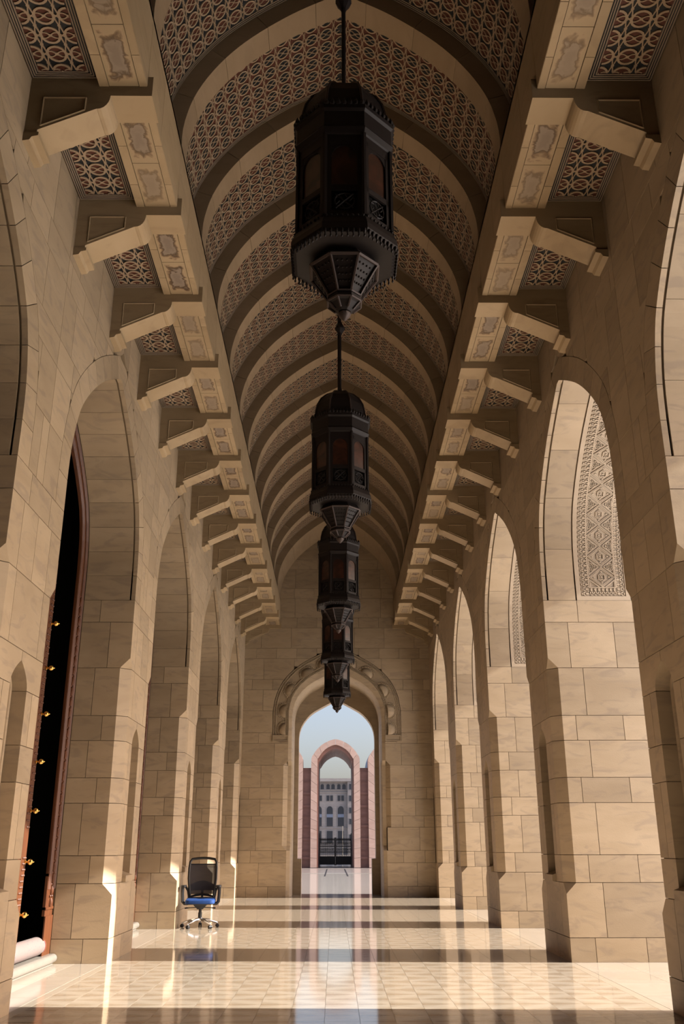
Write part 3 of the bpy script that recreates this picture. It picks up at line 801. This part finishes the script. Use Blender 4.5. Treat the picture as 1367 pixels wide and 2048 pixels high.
for d in (1, -1):
    for y in YK:
        if d not in protos: protos[d] = bracket(d, y)
        else: c = copytree(protos[d], ceiling); c.location = (0, y, 0)
    bracket(d, YE - .06, .10)

# ------------------------------------------------------------------ floor
TS = .2905; NX = 19; X0 = XC - NX * TS / 2
def tilemesh(rot):
    m = MB(); e = TS / 2 - .0012; f = -1 if rot else 1
    P = [(-e * f, -e), (e * f, -e), (e * f, 0), (e * f, e), (-e * f, e), (-e * f, e / 3), (-e * f, -e / 3)]
    T = [(P[0], P[1], P[2], 0), (P[2], P[3], P[4], 0), (P[4], P[5], P[2], 2), (P[5], P[6], P[2], 1), (P[6], P[0], P[2], 2)]
    for a, b, c, k in T:
        t = (a, b, c) if f > 0 else (a, c, b); m.add([(x, y, 0) for x, y in t], [(0, 1, 2)], k)
    q = [(-e, -e), (e, -e), (e, e), (-e, e)]
    m.add([(x, y, 0) for x, y in q] + [(x, y, -.012) for x, y in q], [(0, 4, 5, 1), (1, 5, 6, 2), (2, 6, 7, 3), (3, 7, 4, 0)], 0)
    me = bpy.data.meshes.new('floor_tile'); me.from_pydata(m.v, [], m.f)
    for mt in (M_F1, M_F2, M_F4): me.materials.append(mt)
    me.polygons.foreach_set('material_index', m.m); me.update(); return me, m
tm = [tilemesh(0), tilemesh(1)]; rest = MB(); cnt = 0
y = 7.5; row = 0
while y < YE + 1.7:
    for i in range(NX):
        x = X0 + TS * (i + .5); k = row % 2
        if abs(x - XC) > 1.4 and y > YE - .1: continue
        if cnt < 290: link('floor_tile', tm[k][0], floor, (x, y, 0)); cnt += 1
        else:
            mm = tm[k][1]; o = len(rest.v); rest.v += [(a + x, b + y, c) for a, b, c in mm.v]
            rest.f += [tuple(q + o for q in f) for f in mm.f]; rest.m += mm.m
    y += TS; row += 1
tag(rest.build('far_floor_tiles', [M_F1, M_F2, M_F4], floor, recalc=False), kind='stuff')
for d in (1, -1):
    m = MB(); m.box(*sorted((XC + d * (NX * TS / 2 + .003), XC + d * (WU + .02))), -2.6, YE, -.05, -.0005); m.build('edge_strip', M_F1, floor)
    for yb in BAYS:
        D = 1.70 if d > 0 else .75
        nn = 3 if d > 0 else 2
        for j in range(nn):
            for i in range(4):
                a0, a1 = .023 + (D - .023) * j / nn, .023 + (D - .023) * (j + 1) / nn
                q0, q1 = yb - 1.775 + 3.55 * i / 4, yb - 1.775 + 3.55 * (i + 1) / 4
                if yb < 5: continue
                m = MB(); m.box(*sorted((wx(d, a0 + .002), wx(d, a1 - .002))), q0 + .002, q1 - .002, -.05, 0); m.build('sill_slab', M_F3, floor)
        if yb < 5:
            m = MB(); m.box(*sorted((wx(d, .02), wx(d, D))), yb - 1.775, yb + 1.775, -.05, 0); m.build('sill_slab', M_F3, floor)
m = MB(); m.box(X0, X0 + NX * TS, -2.6, 7.5 - TS / 2, -.05, 0); m.build('rear_floor', M_F1, floor)
m = MB(); m.box(-4.7, 4.75, -2.6, YE + 1.72, -.3, -.012); m.build('floor_bed', M_MORTAR, floor)

m = MB(); m.box(-4.7, 4.8, -3.0, -2.6, -.3, 12.2); m.build('back_light_blocker', M_ST, wall_back_added)  # unseen wall added behind the camera to keep out light from the rear

# ------------------------------------------------------------------ left doors
def make_door(n, yb):
    e = empty('door_%d' % n, (wx(-1, .7), yb, 0), kind='structure')
    def X(a): return -(a - .7)
    fr = MB()
    IN = -.32
    segs = 24
    for i in range(segs):
        t0, t1 = ARCH.len * i / segs, ARCH.len * (i + 1) / segs
        out = ARCH.seg(t0, t1, -.005, 1) + ARCH.seg(t1, t0, IN, 1)
        fr.loft([[(x, u, z) for u, z in out] for x in (X(.72), X(.752))])
        for of in (-.03, IN + .03, -.09, IN + .09):
            fr.tube([(X(.715), *ARCH.at(t0, of)), (X(.715), *ARCH.at(t1, of))], .014, 4)
    for d in (1, -1):
        a, b = sorted((d * 1.77, d * (1.775 + IN)))
        fr.box(X(.752), X(.72), a, b, .10, 4.56)
        for of in (.03, .09, .23, .29): fr.tube([(X(.715), d * (1.775 - of), .85), (X(.715), d * (1.775 - of), 4.552)], .014, 4)
        fr.box(X(.752), X(.705), a, b, .10, .55)
        for z in (.62, 1.0): fr.box(X(.752), X(.71), a, b, z, z + .03)
    f_ = fr.build('door_frame', M_WOOD, e)
    cv = MB()
    for d in (1, -1):
        z = .70
        while z < 4.5:
            cv.sphere((X(.715), d * (1.775 - .16), z), .034, 5, sz=1.7); cv.sphere((X(.712), d * (1.775 - .16) + .035, z + .07), .017, 4); cv.sphere((X(.712), d * (1.775 - .16) - .035, z + .07), .017, 4); z += .135
    tag(cv.build('frame_carving', M_WOOD, f_, smooth=True), kind='stuff')
    # closed leaf: slab with stiles, sunk panels and studs
    lf = MB(); y0, y1 = -1.47, .66; zt = 4.75
    lf.box(X(.81), X(.785), y0, y1, .12, zt)
    for a, b in ((y1 - .17, y1), (y0, y0 + .17), (-.48, -.34)): lf.box(X(.81), X(.765), a, b, .12, zt)
    for z in (.12, 1.32, 2.45, 3.55, 4.45): lf.box(X(.808), X(.769), y0 + .01, y1 - .01, z + .002, z + (.50 if z < .2 else .16))
    lf_ = lf.build('door_leaf', M_WOOD, e)
    cv = MB()
    for z in [.72 + .062 * i for i in range(9)] + [1.55 + .075 * i for i in range(40)]:
        for yy in (y1 - .125, y1 - .085, y1 - .045): cv.sphere((X(.765), yy + (.02 if int(z * 100) % 2 else 0), z), .015, 4)
    for z0 in (.68, 1.54, 2.68, 3.78):
        for i in range(7):
            for j in range(8): cv.sphere((X(.785), y1 - .25 - .09 * i, z0 + .06 + .068 * j), .024, 4)
    tag(cv.build('leaf_carving', M_WOOD, lf_, smooth=True), kind='stuff')
    kb = None
    for i in range(7):
        z = .62 + .555 * i
        if kb is None:
            q = MB(); q.lathe([(.012, 0), (.03, .004), (.03, .012), (.014, .018), (.014, .04), (.036, .055), (.042, .075), (.034, .098), (.012, .112), (.008, .125), (.001, .13)], 14)
            kb = q.build('knob', M_GOLD, lf_, smooth=True); o = kb
        else: o = kb.copy(); COL.objects.link(o); o.parent = lf_
        o.matrix_local = Matrix.Translation((X(.765), y1 - .03, z)) @ Matrix.Rotation(pi / 2, 4, 'Y') @ Matrix.Scale(.82, 4)
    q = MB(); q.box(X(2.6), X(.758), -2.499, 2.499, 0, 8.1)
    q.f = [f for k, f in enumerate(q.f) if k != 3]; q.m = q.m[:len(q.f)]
    q.build('room_shade_box', M_SHADE, e, recalc=False)  # added box, its shade painted near-black so the door gap looks unlit
    # bullnosed threshold
    q = MB(); P = [(X(.90), 0), (X(.90), .115), (X(.66), .115)] + [(X(.655) + .05 * math.sin(t), .065 + .05 * math.cos(t)) for t in [pi * i / 8 for i in range(9)]] + [(X(.655), 0)]
    q.loft([[(a, yy, z) for a, z in P] for yy in (-1.77, 1.77)]); q.build('threshold', M_STEP, e, smooth=True)
for n, yb in enumerate(BAYS): make_door(n + 1, yb)

# ------------------------------------------------------------------ lanterns
def lantern(yb, label):
    e = empty('lantern', (XC, yb, 4.80), label, 'lantern', 'hanging lanterns down the gallery')
    Z = lambda z: z - 4.80
    ph = pi / 8; k8 = 1 / math.cos(pi / 8)
    def oc(prof, name, mat=M_IRON, parent=e, smooth=False):
        m = MB(); m.lathe([(r * k8, Z(z)) for r, z in prof], 8, ph=ph); return m.build(name, mat, parent, smooth=smooth)
    def corner(r, z, i): a = 2 * pi * i / 8 + ph; return (r * k8 * math.cos(a), r * k8 * math.sin(a), Z(z))
    m = MB(); m.lathe([(.017, Z(6.85)), (.017, Z(11.3))], 8); m.lathe([(.017, Z(6.93)), (.032, Z(6.86)), (.036, Z(6.83))], 8)
    m.lathe([(.017, Z(7.92)), (.030, Z(7.88)), (.065, Z(7.82)), (.065, Z(7.79)), (.028, Z(7.73)), (.017, Z(7.69))], 8); m.build('rod', M_IRON, e)
    dm = oc([(.31, 6.44), (.305, 6.52), (.285, 6.62), (.24, 6.715), (.165, 6.79), (.08, 6.835), (.03, 6.86)], 'dome')
    m = MB()
    for i in range(8):
        m.tube([corner(r, z, i) for r, z in ((.315, 6.44), (.31, 6.52), (.29, 6.62), (.245, 6.715), (.17, 6.79), (.085, 6.835))], .010, 5)
    m.build('dome_ridges', M_BRONZE, dm)
    cl = oc([(.335, 6.14), (.345, 6.15), (.362, 6.19), (.35, 6.215), (.35, 6.34), (.365, 6.36), (.365, 6.395), (.30, 6.44)], 'collar')
    m = MB()
    for i in range(8):
        a, b = Vector(corner(.362, 6.39, i)), Vector(corner(.362, 6.39, i + 1))
        for j in range(7):
            p = a.lerp(b, (j + .5) / 7); m.lathe([(.014, 0), (.020, .02), (.012, .038), (.002, .062)], 5, p)
    tag(m.build('cresting', M_IRON, cl), kind='stuff')
    for i in range(8):
        m = MB(); m.tube([corner(.335, 5.44, i), corner(.335, 6.15, i)], .019, 6); m.tube([corner(.342, 5.44, i), corner(.342, 6.15, i)], .009, 5); m.build('post', M_IRON, e)
        a, b = Vector(corner(.325, 0, i)), Vector(corner(.325, 0, i + 1)); a.z = b.z = 0; nrm = ((a + b) / 2).normalized()
        def pt(f, z, o=0): p = a.lerp(b, f) + nrm * o; return (p.x, p.y, Z(z))
        # pane with an arched head, rails, pierced square below
        m = MB(); hd = [(.5 + .34 * math.cos(t), 5.95 + .10 * math.sin(t)) for t in [pi * q / 8 for q in range(9)]]
        out = [(.84, 5.70)] + hd + [(.16, 5.70)]
        m.loft([[pt(f, z, o) for f, z in out] for o in (-.012, -.004)]); m.build('glass_pane', M_AMBER, e)
        fr = MB()
        for z0, z1 in ((5.43, 5.48), (5.655, 5.70), (6.06, 6.15)): fr.loft([[pt(f, z, o) for f, z in ((.05, z0), (.95, z0), (.95, z1), (.05, z1))] for o in (-.006, .010)])
        for f0, f1 in ((.05, .16), (.84, .95)): fr.loft([[pt(f, z, o) for f, z in ((f0, 5.44), (f1, 5.44), (f1, 6.1), (f0, 6.1))] for o in (-.006, .010)])
        top = [(.16, 6.07), (.84, 6.07)] + [(x, z) for x, z in hd]
        fr.loft([[pt(f, z, o) for f, z in top] for o in (-.006, .006)])
        for q in range(4):
            fr.tube([pt(.5 + .26 * math.cos(t) , 5.567 + .065 * math.sin(t), 0) for t in [q * pi / 2 + pi / 2 * j / 4 for j in range(5)]], .006, 4)
            c = q * pi / 2 + pi / 4; fr.tube([pt(.5 + .32 * math.cos(c), 5.567 + .085 * math.sin(c), 0), pt(.5, 5.567, 0)], .006, 4)
        for j in range(6): fr.tube([pt(.5 + .13 * math.cos(j * pi / 3), 5.567 + .035 * math.sin(j * pi / 3), 0), pt(.5 + .26 * math.cos(j * pi / 3 + .5), 5.567 + .065 * math.sin(j * pi / 3 + .5), 0)], .005, 4)
        fr.build('pane_frame', M_IRON, e)
    m = MB(); m.lathe([(.29 * k8, Z(5.46)), (.29 * k8, Z(6.13))], 8, ph=ph); m.build('inner_core', M_SHADE, e)
    sk = oc([(.325, 5.45), (.345, 5.43), (.372, 5.36), (.378, 5.31), (.365, 5.28), (.34, 5.27), (.24, 5.265)], 'skirt')
    m = MB()
    for i in range(8):
        a, b = Vector(corner(.372, 5.30, i)), Vector(corner(.372, 5.30, i + 1))
        for j in range(8):
            p = a.lerp(b, (j + .5) / 8); m.lathe([(.001, -.07), (.009, -.058), (.004, -.04), (.013, -.018), (.012, 0)], 5, p)
        a, b = Vector(corner(.352, 5.43, i)), Vector(corner(.352, 5.43, i + 1))
        for j in range(8): m.sphere(a.lerp(b, (j + .5) / 8), .010, 4)
    tag(m.build('fringe', M_IRON, sk), kind='stuff')
    bw_ = [(.238, 5.20), (.205, 5.15), (.165, 5.08), (.130, 5.02), (.112, 4.985)]
    bo = oc([(.20, 5.27), (.235, 5.215)] + [(r - .012, z) for r, z in bw_], 'bowl')
    m = MB()
    for i in range(8):
        m.tube([corner(r, z, i) for r, z in bw_], .0095, 5, mat=0)
        m.tube([corner(.236, 5.20, i), corner(.236, 5.20, i + 1)], .013, 5); m.tube([corner(.112, 4.985, i), corner(.112, 4.985, i + 1)], .009, 5)
    m.build('bowl_ribs', M_BRONZE, bo)
    m = MB()
    for i in range(8):
        for z, r in ((5.165, .205), (5.125, .18), (5.085, .158), (5.045, .135)):
            a, b = Vector(corner(r, z, i)), Vector(corner(r, z, i + 1))
            for j in range(4): m.sphere(a.lerp(b, (j + 1) / 5), .008, 4)
    tag(m.build('bowl_tracery', M_IRON, bo), kind='stuff')
    cp = oc([(.10, 4.985), (.118, 4.965), (.118, 4.94), (.095, 4.925), (.06, 4.885), (.045, 4.87)], 'cup')
    m = MB()
    for i in range(8):
        m.tube([corner(r, z, i) for r, z in ((.115, 4.938), (.092, 4.915), (.062, 4.882))], .008, 5); m.tube([corner(.116, 4.938, i), corner(.116, 4.938, i + 1)], .008, 5)
    m.build('cup_ribs', M_BRONZE, cp)
    m = MB(); m.lathe([(.03, Z(4.875)), (.046, Z(4.86)), (.042, Z(4.84)), (.022, Z(4.82)), (.018, Z(4.812)), (.001, Z(4.80))], 10); m.build('finial', M_BRONZE, e, smooth=True)
    return e
L0 = lantern(BAYS[0], 'nearest and largest dark bronze lantern, its rod running to the top of the picture')
for yb, lb in zip(BAYS[1:], ('second dark bronze lantern, hanging just below the nearest lantern', 'third dark bronze lantern in the row, overlapped by the tip of the second',
                             'fourth dark bronze lantern, between the third and the smallest one', 'farthest and smallest lantern, its tip hanging into the sky of the pointed doorway')):
    c = copytree(L0); c.location = (XC, yb, 4.80); c['label'] = lb

# ------------------------------------------------------------------ office chair
CH = empty('office_chair', (-2.375, 17.62, 0), 'black mesh-back office chair with blue seat beside the lit left pier', 'chair')
CH.rotation_euler = (0, 0, .05)
for i in range(5):
    a = math.radians(-51 + 72 * i); ca, sa = math.cos(a), math.sin(a); r = .325
    m = MB(); m.tube([(.03 * ca, .03 * sa, .135), (.15 * ca, .15 * sa, .125), (.26 * ca, .26 * sa, .095), (r * ca, r * sa, .075)], [.024, .021, .016, .014], 8)
    m.lathe([(.012, .05), (.014, .085)], 8, (r * ca, r * sa, 0)); sp = m.build('base_arm', M_CHROME, CH, smooth=True)
    m = MB()
    for d in (1, -1):
        c = Vector((r * ca, r * sa, .029)) + Vector((-sa, ca, 0)) * (d * .017)
        ax = Vector((-sa, ca, 0)); px = Vector((ca, sa, 0))
        rings = []
        for o, rr in ((-.012, .024), (-.010, .029), (.010, .029), (.012, .024)):
            rings.append([c + ax * o + px * (rr * math.cos(2 * pi * k / 12)) + Vector((0, 0, rr * math.sin(2 * pi * k / 12))) for k in range(12)])
        m.loft(rings)
    m.sphere((r * ca, r * sa, .045), .022, 6); m.build('caster', M_PLASTIC, sp, smooth=True)
m = MB(); m.lathe([(.045, .11), (.048, .15), (.035, .17)], 12); m.build('hub', M_CHROME, CH, smooth=True)
m = MB(); m.lathe([(.034, .16), (.034, .25), (.026, .25), (.026, .33)], 12); m.build('gas_lift', M_PLASTIC, CH, smooth=True)
m = MB(); m.loft([[(-.045, -.05, .30), (.045, -.05, .30), (.045, .06, .30), (-.045, .06, .30)], [(-.10, -.10, .355), (.10, -.10, .355), (.10, .14, .355), (-.10, .14, .355)], [(-.12, -.12, .385), (.12, -.12, .385), (.12, .18, .385), (-.12, .18, .385)]])
m.build('mechanism', M_PLASTIC, CH)
for d in (1, -1):
    m = MB(); m.tube([(d * .06, -.02, .33), (d * .18, -.03, .325), (d * .27, -.03, .318)], [.007, .007, .014], 8); m.build('lever', M_PLASTIC, CH, smooth=True)
def rrect(hx, hy, r, n=4):
    out = []
    for cx, cy, a0 in ((hx - r, hy - r, 0), (-hx + r, hy - r, pi / 2), (-hx + r, -hy + r, pi), (hx - r, -hy + r, 1.5 * pi)):
        for k in range(n + 1): a = a0 + pi / 2 * k / n; out.append((cx + r * math.cos(a), cy + r * math.sin(a)))
    return out
m = MB(); m.loft([[(x * s_, y * s_ - .03, z) for x, y in rrect(.25, .235, .07)] for s_, z in ((.93, .385), (1.0, .395), (1.0, .41))]); m.build('seat_shell', M_PLASTIC, CH)
m = MB(); m.loft([[(x * s_, y * s_ - .03, z - .02 * (y < -.15)) for x, y in rrect(.255, .24, .08)] for s_, z in ((.94, .41), (1.0, .42), (1.01, .45), (.98, .475), (.9, .487))]); m.build('seat_cushion', M_BLUE, CH, smooth=True)
def back(x, z):                                            # gently curved, leaning back
    t = (z - .45) / .7; return .215 + .05 * t + .03 * math.sin(t * pi) * -1 - .05 * (x / .24) ** 2
out = [(-.205, .50), (-.225, .62), (-.245, .80), (-.245, .98), (-.235, 1.08), (-.205, 1.125), (-.1, 1.14), (0, 1.144), (.1, 1.14), (.205, 1.125), (.235, 1.08), (.245, .98), (.245, .80), (.225, .62), (.205, .50), (.1, .525), (0, .535), (-.1, .525)]
m = MB(); m.tube([(x, back(x, z), z) for x, z in out], .022, 8, closed=True)
m.tube([(x, back(x, 1.04), 1.04) for x in [-.235 + .047 * i for i in range(11)]], .011, 6); bf = m.build('back_frame', M_PLASTIC, CH, smooth=True)
m = MB(); zs = [.54 + .05 * i for i in range(11)]; nx = 12
def hw(z): return .215 + .03 * min(1, max(0, (z - .5) / .35))
vs = [(hw(z) * (2 * i / nx - 1), back(hw(z) * (2 * i / nx - 1), z), z) for z in zs for i in range(nx + 1)]
m.add(vs, [(r * (nx + 1) + i, r * (nx + 1) + i + 1, (r + 1) * (nx + 1) + i + 1, (r + 1) * (nx + 1) + i) for r in range(len(zs) - 1) for i in range(nx)])
m.build('back_mesh', M_MESH, bf, smooth=True, recalc=False)
m = MB(); rings = []
for i in range(13):
    x = -.21 + .42 * i / 12; zt = .70 + .065 * math.cos(x / .21 * pi / 2); y_ = back(x, .65) + .022
    rings.append([(x, y_, .60), (x, y_ + .012, .60), (x, y_ + .012, zt), (x, y_, zt)])
m.loft(rings); m.build('lumbar_pad', M_PLASTIC, CH)
m = MB(); m.tube([(0, .12, .37), (0, .24, .39), (0, .275, .46), (0, .262, .60)], .022, 8); m.build('back_spine', M_PLASTIC, CH, smooth=True)
for d in (1, -1):
    m = MB()
    m.tube([(d * .22, -.02, .395), (d * .285, -.02, .395), (d * .315, -.02, .425), (d * .325, -.02, .56), (d * .325, -.02, .665)], .028, 8)
    ar = MB(); ar.loft([[(d * .31 + x, y, z) for x, y in rrect(.042, .125, .03)] for z in (.665, .675, .695)])
    a_ = m.build('armrest', M_PLASTIC, CH, smooth=True); ar.build('arm_pad', M_PLASTIC, a_)
    m = MB(); m.tube([(d * .31, .09, .675), (d * .285, .13, .66), (d * .25, .17, .60), (d * .235, .19, .52), (d * .22, .17, .42)], .020, 8); m.build('arm_brace', M_PLASTIC, a_, smooth=True)

# ------------------------------------------------------------------ rolled rug on the near doorstep
rug = empty('rolled_rug', (-3.56, 10.9, .115), 'rolled patterned rug lying on the marble doorstep at lower left', 'rug')
m = MB(); n = 28; R_ = .105
m.loft([[(rr * math.cos(2 * pi * k / n), yy, R_ + rr * math.sin(2 * pi * k / n)) for k in range(n)] for yy, rr in ((-1.55, R_ * .97), (-1.53, R_), (1.16, R_), (1.175, R_ * .97))]); m.build('roll', M_RUG, rug, smooth=True)
m = MB(); sp = [((R_ - .006) * (1 - i / 60) * math.cos(i * .55), 1.178, R_ + (R_ - .006) * (1 - i / 60) * math.sin(i * .55)) for i in range(56)]; m.tube(sp, .006, 5); m.build('rolled_end', M_RUGEDGE, rug)
m = MB(); m.tube([(R_ * .985 * math.cos(2 * pi * k / n), 1.172, R_ + R_ * .985 * math.sin(2 * pi * k / n)) for k in range(n)], .007, 5, closed=True); m.build('fringe_edge', M_RUGEDGE, rug)

# ------------------------------------------------------------------ outside: plaza, rose arcade, gate, far building
pz = empty('floor_plaza', kind='structure')
m = MB(); m.box(-400, 400, YE + 1.72, 52.2, -.3, -.002); m.build('plaza_slab', M_PLAZA, pz)
m = MB(); m.box(-400, 400, 52.2, 53.0, -.3, .004); m.build('plaza_kerb', M_STEP, pz)
m = MB(); m.box(-400, 400, 53.0, 400, -.3, -.004); m.build('plaza_paving', M_PLAZA2, pz)
for x in (-2.6, -.47, .65, 2.7):
    m = MB(); m.box(x - .035, x + .035, 47.5, 63, -.01, .006); m.build('drain_slot', M_IRON, pz)
m = MB(); m.box(4.62, 400, -120, YE + 1.72, -.3, -.02); m.build('courtyard_slab', M_COURT, pz)
AR = empty('rose_arcade', (XC, 66, 0), 'rose stone arcade beyond the plaza, with a tall pointed arch in its middle', 'arcade')
def parch(hw_, zs, za): return Curve([(hw_, 0.02), (hw_, zs), (hw_ * .93, zs + (za - zs) * .42), (hw_ * .62, zs + (za - zs) * .76), (hw_ * .25, zs + (za - zs) * .945), (0, za)], 5)
o_, i_, q_ = parch(1.70, 6.55, 8.48), parch(1.27, 6.55, 8.10), parch(1.19, 6.35, 7.86)
fm, im = MB(), MB(); n = 72
def prn(m, A, B, ya, yb, i):
    P = [A.at(A.len * i / n), A.at(A.len * (i + 1) / n), B.at(B.len * (i + 1) / n), B.at(B.len * i / n)]
    m.loft([[(u, y, z) for u, z in P] for y in (ya, yb)])
ars = []
for i in range(n):
    f_ = MB(); prn(f_, o_, i_, 0, 1.5, i); fm.add(f_.v, f_.f)
    prn(im, i_, q_, .22, 6.5, i)
blk = []
nst = 30
for i in range(nst):
    m = MB(); k = 3; t0, t1 = i / nst + .0004, (i + 1) / nst - .0004
    A = [o_.at(o_.len * (t0 + (t1 - t0) * j / k)) for j in range(k + 1)]; B = [i_.at(i_.len * (t0 + (t1 - t0) * j / k)) for j in range(k + 1)]
    m.loft([[(u, y, z) for u, z in A + B[::-1]] for y in (0, 1.5)]); blk.append(m.build('arch_block', M_PINK, AR))
inn = im.build('inner_order', M_PINKD, AR)  # shade of the deep passage is put into the darker stone colour
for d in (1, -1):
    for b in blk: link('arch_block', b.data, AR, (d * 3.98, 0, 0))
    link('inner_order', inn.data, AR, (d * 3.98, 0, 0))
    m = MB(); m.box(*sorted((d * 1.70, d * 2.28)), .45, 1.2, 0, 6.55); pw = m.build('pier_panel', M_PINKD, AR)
    m = MB()
    for z in (.55, 1.75, 2.6, 3.9, 4.75): m.box(*sorted((d * 1.70, d * 2.28)), .38, .46, z, z + .16)
    for z in (1.05, 3.3, 5.6, 6.35):
        for j in range(6): m.box(*sorted((d * (1.73 + .095 * j), d * (1.78 + .095 * j))), .40, .46, z, z + .10)
    m.build('string_courses', M_PINKD, pw)
m = MB(); m.lathe([(2.15 * math.cos(pi / 2 * i / 10) + .01, 2.3 * math.sin(pi / 2 * i / 10)) for i in range(11)], 28); me_ = None
tag(m.build('lead_dome', M_DOME, None, (XC + 4.5, 76, 6.95), smooth=True), 'grey lead dome rising behind the right end of the rose arcade', 'dome')
for d, lb in ((1, 'dark rose stone block carrying the grey dome'),):
    m = MB(); x0, x1 = sorted((XC + d * 2.0, XC + d * 6.4)); m.box(x0, x1, 73.2, 78.6, 0, 6.7); m.box(x0 - .1, x1 + .1, 73.1, 78.7, 6.7, 6.95)
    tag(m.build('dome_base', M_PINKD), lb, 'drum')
GT = empty('iron_gate', (XC, 72.7, 0), 'black wrought iron double gate closing the middle rose arch', 'gate')
for d in (1, -1):
    m = MB()
    for z in (.10, .62, .95, 1.35, 1.80): m.box(*sorted((d * .02, d * 1.2)), -.02, .02, z, z + .06)
    m.box(*sorted((d * .002, d * .08)), -.025, .025, .05, 2.0); m.box(*sorted((d * 1.14, d * 1.21)), -.03, .03, 0, 2.3)
    m.box(*sorted((d * .05, d * 1.16)), -.01, .01, .1, .62); lf = m.build('gate_leaf', M_PLASTIC, GT)
    for j in range(22):
        x = d * (.11 + .048 * j); m = MB(); m.tube([(x, 0, .62), (x, 0, 1.86)], .014, 5); m.lathe([(.016, 1.86), (.024, 1.89), (.001, 1.99)], 5, (x, 0, 0)); m.build('gate_bar', M_PLASTIC, lf)
    for z in (1.15, 1.58):
        for j in range(10):
            m = MB(); m.tube([(d * (.16 + .105 * j) + .045 * math.cos(a), 0, z + .08 * math.sin(a)) for a in [2 * pi * q / 8 for q in range(8)]], .013, 4, closed=True); m.build('scroll', M_PLASTIC, lf)
# far building
BY = 180.0; K = .01574; bx = lambda p: (p - 552) * K - 1.468
BD = empty('stone_building', (0, BY, 0), 'grey stone building seen through the rose arch, with rows of arched windows', 'building')
m = MB(); m.box(-30, bx(800), 0, 8, 0, 12.9); m.box(bx(800), 32, -.8, 8, 0, 12.9); m.box(-30, 32, -1.0, 8.5, 12.95, 13.5); m.box(-30, 32, -.25, 0, 12.75, 12.95); m.build('facade', M_GREY, BD)
m = MB()
for z in (11.35, 10.95, 4.6): m.box(-30, bx(800), -.18, 0, z, z + .14)
m.build('string_courses', M_GREY, BD)
def win(x0, x1, z0, z1, arched, yy=-.05, tall=False):
    hw_ = (x1 - x0) / 2; xm = (x0 + x1) / 2; fr = MB()
    if arched:
        r = (hw_ * 1.25 if tall else hw_); sp_ = z1 - r
        prof = [(hw_, z0)] + [(hw_ * math.cos(t), sp_ + r * math.sin(t) ** (.85 if tall else 1)) for t in [pi * i / 10 for i in range(11)]] + [(-hw_, z0)]
    else: prof = [(hw_, z0), (hw_, z1), (-hw_, z1), (-hw_, z0)]
    fr.loft([[(xm + u * 1.14, y, z + (.08 if z > z0 else 0)) for u, z in prof] for y in (yy - .07, yy + .1)])
    w_ = fr.build('window', M_GREY, BD)
    p = MB(); p.loft([[(xm + u, y, z) for u, z in prof] for y in (yy - .09, yy - .05)]); p.build('pane', M_PANE, w_)
    if tall:
        p = MB(); p.box(x0, x1, yy - .12, yy - .06, z0 + (z1 - z0) * .44, z0 + (z1 - z0) * .60); p.build('spandrel', M_PANE2, w_)
for xm in (-5.04, -2.965, -.894, 1.177):
    win(xm - .575, xm + .575, 4.97, 8.53, True, tall=True)
    for d in (-.345, .345): win(xm + d - .245, xm + d + .245, 9.47, 10.45, False)
    win(xm - .55, xm + .55, 2.0, 4.15, False)
for a, b in ((408, 448), (478, 518), (548, 588), (607, 648), (677, 717), (737, 778)): win(bx(a), bx(b), 11.6, 12.52, True)
for z0, z1 in ((2.4, 3.5), (5.3, 6.25), (7.25, 8.25), (9.4, 10.4), (11.5, 12.5)):
    for q in (0, 2.0, 4.0): win(bx(820) + q, bx(852) + q, z0, z1, False, -.85)
m = MB(); m.lathe([(.06, 0), (.05, 4.2), (.05, 4.4)], 6); o = m.build('flag_post', M_STEP, None, (1.24, 150, 0)); tag(o, 'slim white post standing behind the gate, right of its middle', 'post')
